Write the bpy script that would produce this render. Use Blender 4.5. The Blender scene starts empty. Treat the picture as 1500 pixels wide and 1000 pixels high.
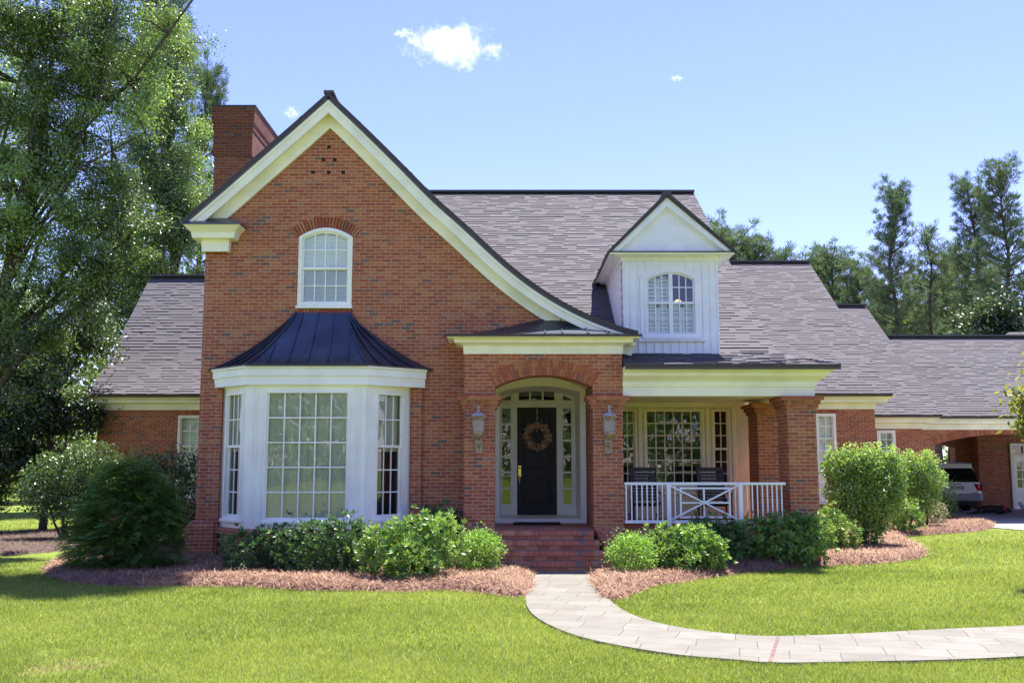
import bpy, math, random
import numpy as np
from mathutils import Vector, Matrix
from mathutils.geometry import tessellate_polygon
random.seed(7)
rng = np.random.default_rng(7)
S = bpy.context.scene
COL = S.collection
rad = math.radians

# ------------------------------------------------------------------ camera model (photo 1500 x 1000)
H, F, TILT = 1.9, 1420.0, rad(7.04)
CT, ST = math.cos(TILT), math.sin(TILT)
def ray(px, py):
    u, v = px - 750.0, 500.0 - py
    d = F * CT - v * ST
    return u / d, (v * CT + F * ST) / d
def at(px, py, Y):
    a, b = ray(px, py)
    return Vector((a * Y, Y, H + b * Y))
def X(px, py, Y): return at(px, py, Y).x
def Z(py, Y): return at(750, py, Y).z
def gnd(px, py, z=0.0):
    a, b = ray(px, py)
    Y = (z - H) / b
    return Vector((a * Y, Y, z))

# ------------------------------------------------------------------ objects
def tag(o, label=None, cat=None, group=None, kind=None):
    if label: o['label'] = label
    if cat: o['category'] = cat
    if group: o['group'] = group
    if kind: o['kind'] = kind
    return o
def thing(name, label, cat, loc=(0, 0, 0), rz=0.0, group=None):
    o = bpy.data.objects.new(name, None)
    COL.objects.link(o)
    o.location = loc
    o.rotation_euler = (0, 0, rz)
    o.empty_display_size = 0.3
    return tag(o, label, cat, group)
def link(me, name, mat, parent=None, world=False):
    o = bpy.data.objects.new(name, me)
    COL.objects.link(o)
    if mat: me.materials.append(mat)
    if parent is not None:
        o.parent = parent
        if world and parent.type == 'EMPTY':
            o.location = -Vector(parent.location)
    return o
def copy_tree(o, parent=None):
    c = o.copy(); COL.objects.link(c)
    if parent is not None: c.parent = parent
    for ch in [k for k in COL.objects if k.parent == o]:
        copy_tree(ch, c)
    return c

class MB:
    def __init__(s, M=None): s.v = []; s.f = []; s.M = M
    def add(s, vs, fs):
        b = len(s.v)
        if s.M is not None: s.v += [tuple(s.M @ Vector(p)) for p in vs]
        else: s.v += [tuple(p) for p in vs]
        s.f += [tuple(i + b for i in f) for f in fs]
    def box(s, x0, x1, y0, y1, z0, z1):
        s.add([(x0,y0,z0),(x1,y0,z0),(x1,y1,z0),(x0,y1,z0),(x0,y0,z1),(x1,y0,z1),(x1,y1,z1),(x0,y1,z1)],
              [(0,3,2,1),(4,5,6,7),(0,1,5,4),(1,2,6,5),(2,3,7,6),(3,0,4,7)])
    def bar(s, p, q, w, h, up=(0, 0, 1)):
        p, q = Vector(p), Vector(q); d = (q - p).normalized(); up = Vector(up)
        sx = d.cross(up)
        if sx.length < 1e-4: sx = d.cross(Vector((0, 1, 0)))
        sx.normalize(); uz = sx.cross(d).normalized()
        a, b = sx * w / 2, uz * h / 2
        s.add([p-a-b, p+a-b, p+a+b, p-a+b, q-a-b, q+a-b, q+a+b, q-a+b],
              [(0,1,2,3),(4,7,6,5),(0,4,5,1),(1,5,6,2),(2,6,7,3),(3,7,4,0)])
    def quad(s, *p): s.add(p, [tuple(range(len(p)))])
    def tube(s, pts, rs, n=8):
        pts = [Vector(p) for p in pts]
        if not hasattr(rs, '__len__'): rs = [rs] * len(pts)
        vs = []; fs = []
        ref = Vector((0.31, 0.87, 0.2)).normalized()
        for i, p in enumerate(pts):
            d = (pts[min(i+1, len(pts)-1)] - pts[max(i-1, 0)]).normalized()
            a = d.cross(ref)
            if a.length < 1e-3: a = d.cross(Vector((1, 0, 0)))
            a.normalize(); b = d.cross(a)
            for k in range(n):
                t = 2 * math.pi * k / n
                vs.append(p + (a * math.cos(t) + b * math.sin(t)) * rs[i])
        for i in range(len(pts) - 1):
            for k in range(n):
                k2 = (k + 1) % n
                fs.append((i*n+k, i*n+k2, (i+1)*n+k2, (i+1)*n+k))
        fs.append(tuple(range(n-1, -1, -1))); m = (len(pts)-1)*n
        fs.append(tuple(range(m, m+n)))
        s.add(vs, fs)
    def lathe(s, prof, n=16, c=(0, 0, 0), rot=0.0):
        vs = []; fs = []
        for r, z in prof:
            for k in range(n):
                t = 2*math.pi*k/n + rot
                vs.append((c[0]+r*math.cos(t), c[1]+r*math.sin(t), c[2]+z))
        for i in range(len(prof)-1):
            for k in range(n):
                k2 = (k+1) % n
                fs.append((i*n+k, i*n+k2, (i+1)*n+k2, (i+1)*n+k))
        fs.append(tuple(range(n-1, -1, -1))); m = (len(prof)-1)*n
        fs.append(tuple(range(m, m+n)))
        s.add(vs, fs)
    def loft(s, secs):
        n = len(secs[0]); vs = [p for q in secs for p in q]; fs = []
        for i in range(len(secs)-1):
            for k in range(n):
                k2 = (k+1) % n
                fs.append((i*n+k, i*n+k2, (i+1)*n+k2, (i+1)*n+k))
        fs.append(tuple(range(n-1, -1, -1))); m = (len(secs)-1)*n
        fs.append(tuple(range(m, m+n)))
        s.add(vs, fs)
    def panel(s, outer, holes, y0, y1):
        """prism of an XZ polygon with holes between y0 (front) and y1"""
        loops = [[Vector((x, z, 0)) for x, z in l] for l in [outer] + list(holes)]
        tris = tessellate_polygon(loops)
        flat = [p for l in loops for p in l]; n = len(flat)
        vs = [(p.x, y0, p.y) for p in flat] + [(p.x, y1, p.y) for p in flat]
        fs = []
        for a, b, c in tris:
            A, B, C = flat[a], flat[b], flat[c]
            if (B.x-A.x)*(C.y-A.y)-(B.y-A.y)*(C.x-A.x) < 0: a, c = c, a
            fs.append((a, b, c)); fs.append((c+n, b+n, a+n))
        o = 0
        for l in loops:
            m = len(l)
            for k in range(m):
                k2 = (k+1) % m
                fs.append((o+k, o+k+n, o+k2+n, o+k2))
            o += m
        s.add(vs, fs)
    def ring(s, outer, inner, y0, y1):
        n = len(outer)
        vs = [(x, y0, z) for x, z in outer] + [(x, y0, z) for x, z in inner] + \
             [(x, y1, z) for x, z in outer] + [(x, y1, z) for x, z in inner]
        fs = []
        for k in range(n):
            j = (k+1) % n
            fs += [(k, j, n+j, n+k), (2*n+k, 3*n+k, 3*n+j, 2*n+j),
                   (k, 2*n+k, 2*n+j, j), (n+k, n+j, 3*n+j, 3*n+k)]
        s.add(vs, fs)
    def band(s, A, B, y0, y1):
        """open strip between polylines A and B (XZ), extruded y0..y1"""
        n = len(A)
        vs = [(x, y0, z) for x, z in A] + [(x, y0, z) for x, z in B] + [(x, y1, z) for x, z in A] + [(x, y1, z) for x, z in B]
        fs = []
        for k in range(n-1):
            fs += [(k, k+1, n+k+1, n+k), (2*n+k, 3*n+k, 3*n+k+1, 2*n+k+1), (k, 2*n+k, 2*n+k+1, k+1), (n+k, n+k+1, 3*n+k+1, 3*n+k)]
        fs += [(0, n, 3*n, 2*n), (n-1, 3*n-1, 4*n-1, 2*n-1)]
        s.add(vs, fs)
    def sweep(s, path, prof, closed=False):
        """path: plan polyline (x,y), outward = right hand side; prof: closed polygon (out,z)"""
        n = len(path); m = len(prof); offs = []
        for i in range(n):
            p = Vector(path[i])
            a = Vector(path[i-1]) if (i > 0 or closed) else None
            b = Vector(path[(i+1) % n]) if (i < n-1 or closed) else None
            def nr(q, r):
                d = (r-q).normalized(); return Vector((d.y, -d.x))
            if a is None: o = nr(p, b)
            elif b is None: o = nr(a, p)
            else:
                n1, n2 = nr(a, p), nr(p, b); o = n1 + n2; o = o / max(o.dot(n1), 0.2)
            offs.append(o)
        vs = [(path[i][0]+offs[i].x*o, path[i][1]+offs[i].y*o, z) for i in range(n) for o, z in prof]
        fs = []
        for i in range(n if closed else n-1):
            j = (i+1) % n
            for k in range(m):
                l = (k+1) % m
                fs.append((i*m+k, j*m+k, j*m+l, i*m+l))
        if not closed:
            fs.append(tuple(range(m-1, -1, -1))); fs.append(tuple(range((n-1)*m, n*m)))
        s.add(vs, fs)
    def build(s, name, mat, parent=None, world=True, smooth=False, bevel=0.0, segs=1):
        me = bpy.data.meshes.new(name)
        me.from_pydata(s.v, [], s.f); me.validate(); me.update()
        import bmesh
        bm = bmesh.new(); bm.from_mesh(me)
        bmesh.ops.recalc_face_normals(bm, faces=bm.faces[:]); bm.to_mesh(me); bm.free()
        if smooth:
            me.polygons.foreach_set('use_smooth', [True]*len(me.polygons))
        o = link(me, name, mat, parent, world)
        if bevel:
            b = o.modifiers.new('bevel', 'BEVEL'); b.width = bevel; b.segments = segs; b.limit_method = 'ANGLE'
        return o

def np_mesh(name, V, k, mat, parent=None, tint=None, world=False, smooth=False):
    """V (n*k,3): n separate faces of k corners"""
    n = len(V)//k
    me = bpy.data.meshes.new(name)
    me.vertices.add(n*k); me.vertices.foreach_set('co', np.ascontiguousarray(V, dtype=np.float32).ravel())
    me.loops.add(n*k); me.loops.foreach_set('vertex_index', np.arange(n*k, dtype=np.int32))
    me.polygons.add(n); me.polygons.foreach_set('loop_start', np.arange(0, n*k, k, dtype=np.int32))
    me.polygons.foreach_set('loop_total', np.full(n, k, dtype=np.int32))
    me.update(calc_edges=True)
    if tint is not None:
        a = me.attributes.new('tint', 'FLOAT', 'POINT')
        a.data.foreach_set('value', np.repeat(np.asarray(tint, dtype=np.float32), k))
    return link(me, name, mat, parent, world)

# ------------------------------------------------------------------ materials
class NT:
    def __init__(s, name):
        s.m = bpy.data.materials.new(name); s.m.use_nodes = True
        s.t = s.m.node_tree; s.t.nodes.clear()
        s.out = s.n('ShaderNodeOutputMaterial')
    def n(s, typ, **kw):
        x = s.t.nodes.new(typ)
        for k, v in kw.items(): setattr(x, k, v)
        return x
    def l(s, a, b): s.t.links.new(a, b)
    def put(s, sock, v):
        if hasattr(v, 'is_output'): s.l(v, sock)
        else: sock.default_value = v
    def m_(s, op, a, b=0.0, c=None):
        x = s.n('ShaderNodeMath', operation=op); s.put(x.inputs[0], a); s.put(x.inputs[1], b)
        if c is not None: s.put(x.inputs[2], c)
        return x.outputs[0]
    def mix(s, f, a, b, mode='MIX'):
        x = s.n('ShaderNodeMix', data_type='RGBA', blend_type=mode)
        s.put(x.inputs[0], f); s.put(x.inputs[6], a); s.put(x.inputs[7], b)
        return x.outputs[2]
    def ramp(s, f, stops, interp='LINEAR'):
        x = s.n('ShaderNodeValToRGB'); x.color_ramp.interpolation = interp
        e = x.color_ramp.elements
        while len(e) < len(stops): e.new(0.5)
        for i, (p, c) in enumerate(stops):
            e[i].position = p; e[i].color = (*c, 1) if len(c) == 3 else c
        s.put(x.inputs[0], f); return x.outputs[0]
    def noise(s, scale, detail=3, vec=None, rough=0.55, out='Fac'):
        x = s.n('ShaderNodeTexNoise'); x.inputs['Scale'].default_value = scale
        x.inputs['Detail'].default_value = detail; x.inputs['Roughness'].default_value = rough
        if vec is not None: s.l(vec, x.inputs['Vector'])
        return x.outputs[out]
    def pos(s): return s.n('ShaderNodeNewGeometry').outputs['Position']
    def maprange(s, v, a, b, c=0.0, d=1.0):
        x = s.n('ShaderNodeMapRange'); x.interpolation_type = 'SMOOTHSTEP'
        for i, q in enumerate((v, a, b, c, d)): s.put(x.inputs[i], q)
        return x.outputs[0]
    def bump(s, h, strength=0.4, dist=0.01):
        x = s.n('ShaderNodeBump'); x.inputs['Strength'].default_value = strength; x.inputs['Distance'].default_value = dist
        s.l(h, x.inputs['Height']); return x.outputs[0]
    def principled(s, col, rough=0.6, metal=0.0, spec=0.5, normal=None):
        p = s.n('ShaderNodeBsdfPrincipled')
        s.put(p.inputs['Base Color'], col if hasattr(col, 'is_output') else (*col, 1))
        s.put(p.inputs['Roughness'], rough); s.put(p.inputs['Metallic'], metal)
        s.put(p.inputs['Specular IOR Level'], spec)
        if normal is not None: s.l(normal, p.inputs['Normal'])
        s.l(p.outputs[0], s.out.inputs[0]); return p

def simple(name, col, rough=0.6, metal=0.0, spec=0.5, vary=0.12, scale=6.0, bumpy=0.0):
    t = NT(name); p = t.pos()
    n = t.noise(scale, 4, p)
    f = t.maprange(n, 0.3, 0.7, 1.0-vary, 1.0+vary)
    c = t.mix(1.0, (*col, 1), f, 'MULTIPLY')
    nm = None
    if bumpy: nm = t.bump(t.noise(scale*12, 3, p), bumpy, 0.01)
    t.principled(c, rough, metal, spec, nm)
    return t.m

BRICKS = [(0.0, (0.155, 0.098, 0.080)), (0.03, (0.20, 0.108, 0.080)), (0.055, (0.27, 0.085, 0.048)), (0.16, (0.325, 0.088, 0.045)),
          (0.45, (0.37, 0.104, 0.049)), (0.75, (0.40, 0.128, 0.058)), (0.90, (0.44, 0.172, 0.070)), (1.0, (0.35, 0.15, 0.09))]
def brick_wall_mat(name, gain=1.0, mortar=(0.60, 0.405, 0.285)):
    t = NT(name); g = t.n('ShaderNodeNewGeometry')
    P = t.n('ShaderNodeSeparateXYZ'); t.l(g.outputs['Position'], P.inputs[0])
    N = t.n('ShaderNodeSeparateXYZ'); t.l(g.outputs['True Normal'], N.inputs[0])
    wob = t.noise(9.0, 2, g.outputs['Position'], out='Color')
    W = t.n('ShaderNodeSeparateXYZ'); t.l(wob, W.inputs[0])
    sideways = t.m_('GREATER_THAN', t.m_('ABSOLUTE', N.outputs[0]), t.m_('ABSOLUTE', N.outputs[1]))
    flat = t.m_('GREATER_THAN', t.m_('ABSOLUTE', N.outputs[2]), 0.7)
    u = t.m_('ADD', t.m_('MULTIPLY', P.outputs[0], t.m_('SUBTRACT', 1.0, sideways)), t.m_('MULTIPLY', P.outputs[1], sideways))
    v = t.m_('ADD', t.m_('MULTIPLY', P.outputs[2], t.m_('SUBTRACT', 1.0, flat)), t.m_('MULTIPLY', P.outputs[1], flat))
    u = t.m_('ADD', t.m_('MULTIPLY_ADD', W.outputs[0], 0.012, u), 100.0)
    v = t.m_('ADD', t.m_('MULTIPLY_ADD', W.outputs[1], 0.008, v), 10.0)
    w, h = 0.209, 0.0677
    vr = t.m_('DIVIDE', v, h); row = t.m_('FLOOR', vr)
    # every brick course a little out of step with the last
    jit = t.n('ShaderNodeTexWhiteNoise', noise_dimensions='1D'); t.l(row, jit.inputs['W'])
    ur = t.m_('ADD', t.m_('DIVIDE', u, w), t.m_('MULTIPLY', t.m_('MODULO', row, 2.0), 0.5))
    ur = t.m_('MULTIPLY_ADD', jit.outputs['Value'], 0.12, ur)
    col = t.m_('FLOOR', ur)
    fu = t.m_('MULTIPLY', t.m_('FRACT', ur), w); fv = t.m_('MULTIPLY', t.m_('FRACT', vr), h)
    du = t.m_('MINIMUM', fu, t.m_('SUBTRACT', w, fu)); dv = t.m_('MINIMUM', fv, t.m_('SUBTRACT', h, fv))
    mask = t.maprange(t.m_('MINIMUM', du, dv), 0.0035, 0.0072)
    cv = t.n('ShaderNodeCombineXYZ'); t.l(col, cv.inputs[0]); t.l(row, cv.inputs[1])
    wn = t.n('ShaderNodeTexWhiteNoise', noise_dimensions='3D'); t.l(cv.outputs[0], wn.inputs['Vector'])
    bc = t.ramp(wn.outputs['Value'], BRICKS)
    fine = t.noise(60, 3, g.outputs['Position'])
    bc = t.mix(1.0, bc, t.maprange(fine, 0.25, 0.75, 0.75*gain, 1.22*gain), 'MULTIPLY')
    big = t.noise(0.8, 4, g.outputs['Position'])
    bc = t.mix(t.maprange(big, 0.5, 0.75, 0.0, 0.2), bc, (0.47*gain, 0.18*gain, 0.085*gain, 1))
    mc = t.mix(t.noise(3.0, 3, g.outputs['Position']), (mortar[0]*0.72, mortar[1]*0.72, mortar[2]*0.72, 1), (*mortar, 1))
    c = t.mix(mask, mc, bc)
    hgt = t.m_('MULTIPLY_ADD', fine, 0.25, mask)
    t.principled(c, 0.82, 0, 0.3, t.bump(hgt, 0.6, 0.008))
    return t.m
def brick_unit_mat(name, gain=(1, 1, 1), rough=0.8):
    t = NT(name); g = t.n('ShaderNodeNewGeometry')
    bc = t.ramp(g.outputs['Random Per Island'], BRICKS)
    bc = t.mix(1.0, bc, (*gain, 1), 'MULTIPLY')
    fine = t.noise(45, 3, g.outputs['Position'])
    bc = t.mix(1.0, bc, t.maprange(fine, 0.25, 0.75, 0.72, 1.25), 'MULTIPLY')
    t.principled(bc, rough, 0, 0.35, t.bump(fine, 0.4, 0.006))
    return t.m
def leaf_mat(name, a, b, trans=0.45, gloss=0.1, rough=0.4):
    t = NT(name)
    at_ = t.n('ShaderNodeAttribute', attribute_name='tint')
    c = t.ramp(at_.outputs['Fac'], [(0.0, a), (1.0, b)])
    d = t.n('ShaderNodeBsdfDiffuse'); t.l(c, d.inputs[0])
    tr = t.n('ShaderNodeBsdfTranslucent')
    ct = t.mix(1.0, c, (1.38, 1.32, 0.70, 1), 'MULTIPLY'); t.l(ct, tr.inputs[0])
    m1 = t.n('ShaderNodeMixShader'); m1.inputs[0].default_value = trans
    t.l(d.outputs[0], m1.inputs[1]); t.l(tr.outputs[0], m1.inputs[2])
    gl = t.n('ShaderNodeBsdfGlossy'); gl.inputs['Roughness'].default_value = rough+0.12
    m2 = t.n('ShaderNodeMixShader'); m2.inputs[0].default_value = gloss*0.6
    t.l(m1.outputs[0], m2.inputs[1]); t.l(gl.outputs[0], m2.inputs[2]); t.l(m2.outputs[0], t.out.inputs[0])
    return t.m
def glass_mat(name, tint=(0.9, 0.95, 0.93), boost=0.05):
    t = NT(name)
    tr = t.n('ShaderNodeBsdfTransparent'); tr.inputs[0].default_value = (*tint, 1)
    gl = t.n('ShaderNodeBsdfGlossy'); gl.inputs['Roughness'].default_value = 0.015
    wav = t.bump(t.noise(2.2, 1, t.pos()), 0.05, 0.05); t.l(wav, gl.inputs['Normal'])
    fr = t.n('ShaderNodeFresnel'); fr.inputs[0].default_value = 1.52
    f = t.m_('ADD', t.m_('MULTIPLY', fr.outputs[0], 1.5), boost)
    mx = t.n('ShaderNodeMixShader'); t.l(f, mx.inputs[0]); t.l(tr.outputs[0], mx.inputs[1]); t.l(gl.outputs[0], mx.inputs[2])
    t.l(mx.outputs[0], t.out.inputs[0]); return t.m

M = {}
M['brick'] = brick_wall_mat('red_brick_wall')
M['brick_unit'] = brick_unit_mat('red_brick_unit')
M['paver'] = brick_unit_mat('step_brick', (1.25, 1.45, 1.9))
M['mortar'] = simple('mortar', (0.42, 0.31, 0.24), 0.9, vary=0.2, scale=8)
M['trim'] = simple('cream_trim_paint', (0.87, 0.83, 0.70), 0.45, vary=0.08, scale=1.7)
M['door_trim'] = simple('shade_lifted_trim_paint', (0.91, 0.885, 0.80), 0.4, vary=0.04, scale=2.5)  # trim cream made paler to brighten the shaded entry recess
M['white'] = simple('white_trim_paint', (0.90, 0.875, 0.79), 0.42, vary=0.06, scale=1.7)
M['dormer_white'] = simple('light_tinted_white_siding', (0.80, 0.785, 0.82), 0.5, vary=0.05, scale=3)  # white siding; blue tint added against green light bounced off the grass
M['stucco'] = simple('cream_stucco', (0.74, 0.67, 0.50), 0.85, vary=0.06, scale=3, bumpy=0.25)
M['metal_roof'] = simple('dark_metal_roof', (0.062, 0.074, 0.108), 0.33, 0.65, 0.5, vary=0.25, scale=1.6)
M['drip'] = simple('brown_drip_edge', (0.05, 0.035, 0.028), 0.5, vary=0.1)
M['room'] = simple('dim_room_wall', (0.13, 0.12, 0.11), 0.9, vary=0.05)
M['glass'] = glass_mat('window_glass')
M['black'] = simple('black_paint', (0.012, 0.012, 0.014), 0.45, vary=0.2)
M['door_black'] = simple('charcoal_door_paint', (0.028, 0.028, 0.030), 0.5, 0, 0.25, vary=0.15, scale=4)
M['brass'] = simple('polished_brass', (0.80, 0.55, 0.14), 0.25, 1.0, vary=0.05)
M['louvre'] = simple('white_louvre', (0.89, 0.885, 0.85), 0.5, vary=0.03)
M['hole'] = simple('painted_vent_shade', (0.01, 0.008, 0.007), 0.95, vary=0.05)  # near-black colour standing in for shade in the vents
M['rail_white'] = simple('white_railing_paint', (0.80, 0.80, 0.82), 0.35, vary=0.03)
M['bark'] = simple('grey_brown_bark', (0.085, 0.065, 0.052), 0.95, vary=0.4, scale=5, bumpy=0.6)
M['pine_bark'] = simple('pine_bark', (0.095, 0.065, 0.05), 0.95, vary=0.45, scale=4, bumpy=0.6)

def shingle_mat():
    t = NT('asphalt_shingle'); g = t.n('ShaderNodeNewGeometry')
    bc = t.ramp(g.outputs['Random Per Island'], [(0.0, (0.096, 0.088, 0.098)), (0.5, (0.106, 0.098, 0.108)), (1.0, (0.117, 0.108, 0.118))])
    big = t.noise(0.55, 4, g.outputs['Position'])
    bc = t.mix(t.maprange(big, 0.48, 0.75, 0.0, 0.4), bc, (0.10, 0.089, 0.10, 1))
    gr = t.noise(140, 2, g.outputs['Position'])
    bc = t.mix(1.0, bc, t.maprange(gr, 0.3, 0.7, 0.8, 1.2), 'MULTIPLY')
    t.principled(bc, 0.85, 0, 0.12, t.bump(gr, 0.5, 0.004))
    return t.m
M['shingle'] = shingle_mat()
# ================================================================== HOUSE
HOUSE = thing('brick_house', 'red brick house with steep curved gable, bay window, arched entry and grey shingle roofs', 'house', (0, 19, 0))
def part(mb, name, mat, parent=None, **k):
    return mb.build(name, M[mat] if isinstance(mat, str) else mat, parent or HOUSE, **k)

def resample(prof, step):
    P = [Vector((a, z)) for a, z in prof]; L = [0.0]
    for i in range(1, len(P)): L.append(L[-1] + (P[i]-P[i-1]).length)
    n = max(1, int(round(L[-1]/step))); out = []
    for k in range(n+1):
        s = L[-1]*k/n; i = 1
        while i < len(P)-1 and L[i] < s: i += 1
        t = (s-L[i-1])/max(L[i]-L[i-1], 1e-6); out.append(P[i-1].lerp(P[i], t))
    return out
def shingles(mb, prof, lo, hi, axis='Y', course=0.148, seed=1, thick=0.10, detail=True):
    """prof: (a,z) eave -> ridge. axis 'Y': a is Y and the rows run along X (lo..hi), axis 'X': swapped"""
    R = random.Random(seed); pts = resample(prof, course); n = len(pts)-1
    def pt(u, a, z): return (u, a, z) if axis == 'Y' else (a, u, z)
    ex = lambda f, t, z: f(t) if callable(f) else f
    def nrm(i):
        d = (pts[min(i+1, n)] - pts[max(i-1, 0)]).normalized(); q = Vector((-d.y, d.x))
        return q if q.y > 0 else -q
    # deck
    for i in range(n):
        p, q = pts[i], pts[i+1]; n0, n1 = nrm(i), nrm(i+1); t0, t1 = i/n, (i+1)/n
        l0, h0, l1, h1 = ex(lo, t0, 0), ex(hi, t0, 0), ex(lo, t1, 0), ex(hi, t1, 0)
        b0, b1 = p - n0*thick, q - n1*thick
        v = [pt(l0, *p), pt(h0, *p), pt(h1, *q), pt(l1, *q), pt(l0, *b0), pt(h0, *b0), pt(h1, *b1), pt(l1, *b1)]
        f = [(0, 1, 2, 3), (7, 6, 5, 4), (0, 3, 7, 4), (1, 5, 6, 2)]
        if i == 0: f.append((0, 4, 5, 1))
        if i == n-1: f.append((3, 2, 6, 7))
        mb.add(v, f)
    if not detail: return
    for i in range(n):
        p, q = pts[i], pts[i+1]; n0, n1 = nrm(i), nrm(i+1); t0, t1 = i/n, (i+1)/n
        l0, h0, l1, h1 = ex(lo, t0, 0), ex(hi, t0, 0), ex(lo, t1, 0), ex(hi, t1, 0)
        W = h0-l0; u = 0.0; k = R.random() < 0.5; wavy = R.uniform(0.7, 1.1)
        while u < W - 0.01:
            w = R.uniform(0.25, 0.95) if k else R.uniform(0.12, 0.42); e = min(u+w, W)
            hh = (R.uniform(0.017, 0.024) if k else R.uniform(0.006, 0.009)) * wavy
            fa, fb = u/W, e/W
            ua0, ub0 = l0+u, l0+e
            ua1, ub1 = l1+(h1-l1)*fa, l1+(h1-l1)*fb
            P0, Q0 = p + n0*hh, q + n1*0.004
            mb.add([pt(ua0, *P0), pt(ub0, *P0), pt(ub1, *Q0), pt(ua1, *Q0), pt(ua0, *p), pt(ub0, *p)], [(0, 1, 2, 3), (0, 4, 5, 1), (0, 3, 4), (1, 5, 2)])
            u = e; k = not k if R.random() < 0.8 else k

# -------------------------------------------------------- window builder (local frame: x right, y inward, z up)
def arch_loop(w, h, rise, ins, zb=0.0, n=14, zt=None):
    top = lambda x: h - rise*((2*x/w-1)**2)
    pts = [(ins, zb), (w-ins, zb)]
    for k in range(n+1):
        x = (w-ins) + (2*ins-w)*k/n
        pts.append((x, (top(x) - ins) if zt is None else zt))
    return pts
def window(mat4, w, h, cols, rows, split=0.5, rise=0.0, inside='shutter', casing=0.065, trim='white', parent=None, name='window', sill=True, shut_from=0.0, shut_to=1.0, room=0.7, sillmat=None, cw=0.022):
    par = parent or HOUSE
    mb = MB(mat4); c = casing
    mb.ring(arch_loop(w, h, rise, 0.0), arch_loop(w, h, rise, c, c), -0.025, 0.12)
    mb.ring(arch_loop(w, h, rise, c*0.45), arch_loop(w, h, rise, c+0.012, c+0.012), -0.04, -0.025)
    wd = mb.build(name, M[trim], par, bevel=0.004)
    if sill:
        mb = MB(mat4); mb.box(-0.02, w+0.02, -0.075, 0.03, -0.045, 0.012); mb.build('sill', M[sillmat or trim], wd, bevel=0.006)
    def sash(zb, zt, y, c_, r_, arch):
        sf = 0.045; mb = MB(mat4)
        def lp(i):
            if arch:
                return [(c+i, zb+i), (w-c-i, zb+i)] + [(x, z) for x, z in arch_loop(w, h, rise, c+i)[2:]]
            return [(c+i, zb+i), (w-c-i, zb+i)] + [((w-c-i)+(2*(c+i)-w)*k/14, zt-i) for k in range(15)]
        mb.ring(lp(0), lp(sf), y, y+0.04)
        top = (lambda x: h - rise*((2*x/w-1)**2) - c - sf) if arch else (lambda x: zt-sf)
        x0, x1 = c+sf, w-c-sf
        for i in range(1, c_):
            x = x0+(x1-x0)*i/c_; mb.box(x-cw/2, x+cw/2, y+0.004, y+0.03, zb+sf, top(x)+0.004)
        zz = min(top(x0), top(x1))
        full = top((x0+x1)/2)
        for j in range(1, r_):
            z = zb+sf+(full-zb-sf)*j/r_
            if z < zz: mb.box(x0, x1, y+0.006, y+0.028, z-cw/2, z+cw/2)
        sh = mb.build('sash', M[trim], wd)
        pm = MB(mat4); q = lp(sf-0.01); pm.add([(x, y+0.02, z) for x, z in q], [tuple(range(len(q)))]); pm.build('pane', M['glass'], wd)
    if split:
        zs = h*split
        sash(zs-0.02, h, 0.0, cols, rows[0], rise > 0)
        sash(c, zs+0.02, 0.045, cols, rows[1], False)
    else: sash(c, h, 0.0, cols, rows[0], rise > 0)
    if inside == 'shutter':
        mb = MB(mat4); mid = w/2; z0, z1 = c + (h-c)*shut_from, c+(h-2*c)*shut_to
        for a, b in ((c, mid-0.004), (mid+0.004, w-c)):
            mb.box(a, a+0.05, 0.095, 0.125, z0, z1); mb.box(b-0.05, b, 0.095, 0.125, z0, z1)
            mb.box(a+0.05, b-0.05, 0.095, 0.125, z0, z0+0.07); mb.box(a+0.05, b-0.05, 0.13, 0.16, z1-0.07, z1)
            k = int((z1-z0-0.14)/0.075)
            for i in range(k):
                z = z0+0.07+(i+0.5)*(z1-z0-0.14)/k
                mb.bar((a+0.05, 0.11, z), (b-0.05, 0.11, z), 0.012, 0.074, (0, -0.3 if shut_from == 0 else 0.9, 1))
        mb.build('shutter', M['louvre'], wd)
    elif inside == 'curtain':
        mb = MB(mat4); n = 120; vs = []
        for i in range(n+1):
            x = 0.02+(w-0.04)*i/n
            y = 0.085+0.005*math.sin(i*0.9)+0.008*math.sin(i*0.37)
            for g in (0.26, 0.5, 0.74):
                if abs(i/n-g) < 0.006: y += 0.05
            vs += [(x, y, 0.02), (x, y, h-0.02)]
        mb.add(vs, [(2*i, 2*i+2, 2*i+3, 2*i+1) for i in range(n)])
        mb.build('curtain', M['curtain'], wd, smooth=True)
    elif inside == 'halfshade':
        mb = MB(mat4); vs = []; n = 60
        for i in range(n+1):
            x = 0.03+(w-0.06)*i/n; y = 0.14+0.014*math.sin(i*1.2); vs += [(x, y, h*0.53), (x, y, h-0.02)]
        mb.add(vs, [(2*i, 2*i+2, 2*i+3, 2*i+1) for i in range(n)]); mb.build('curtain', M['curtain'], wd, smooth=True)
    elif inside == 'drape':
        mb = MB(mat4); vs = []; n = 24
        for a, b in ((0.02, 0.30*w), (0.84*w, w-0.02)):
            mb.add([p for i in range(n+1) for p in ((a+(b-a)*i/n, 0.25+0.03*math.sin(i*1.3), 0.0), (a+(b-a)*i/n, 0.25+0.03*math.sin(i*1.3), h))], [(2*i, 2*i+2, 2*i+3, 2*i+1) for i in range(n)])
        mb.build('curtain', M['drape'], wd, smooth=True)
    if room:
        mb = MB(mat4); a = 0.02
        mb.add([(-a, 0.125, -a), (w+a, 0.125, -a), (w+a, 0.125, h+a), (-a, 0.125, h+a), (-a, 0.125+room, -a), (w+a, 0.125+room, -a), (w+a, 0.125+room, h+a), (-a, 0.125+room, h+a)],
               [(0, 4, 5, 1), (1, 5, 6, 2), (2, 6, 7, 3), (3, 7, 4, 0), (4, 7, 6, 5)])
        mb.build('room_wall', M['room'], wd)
    return wd
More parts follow.
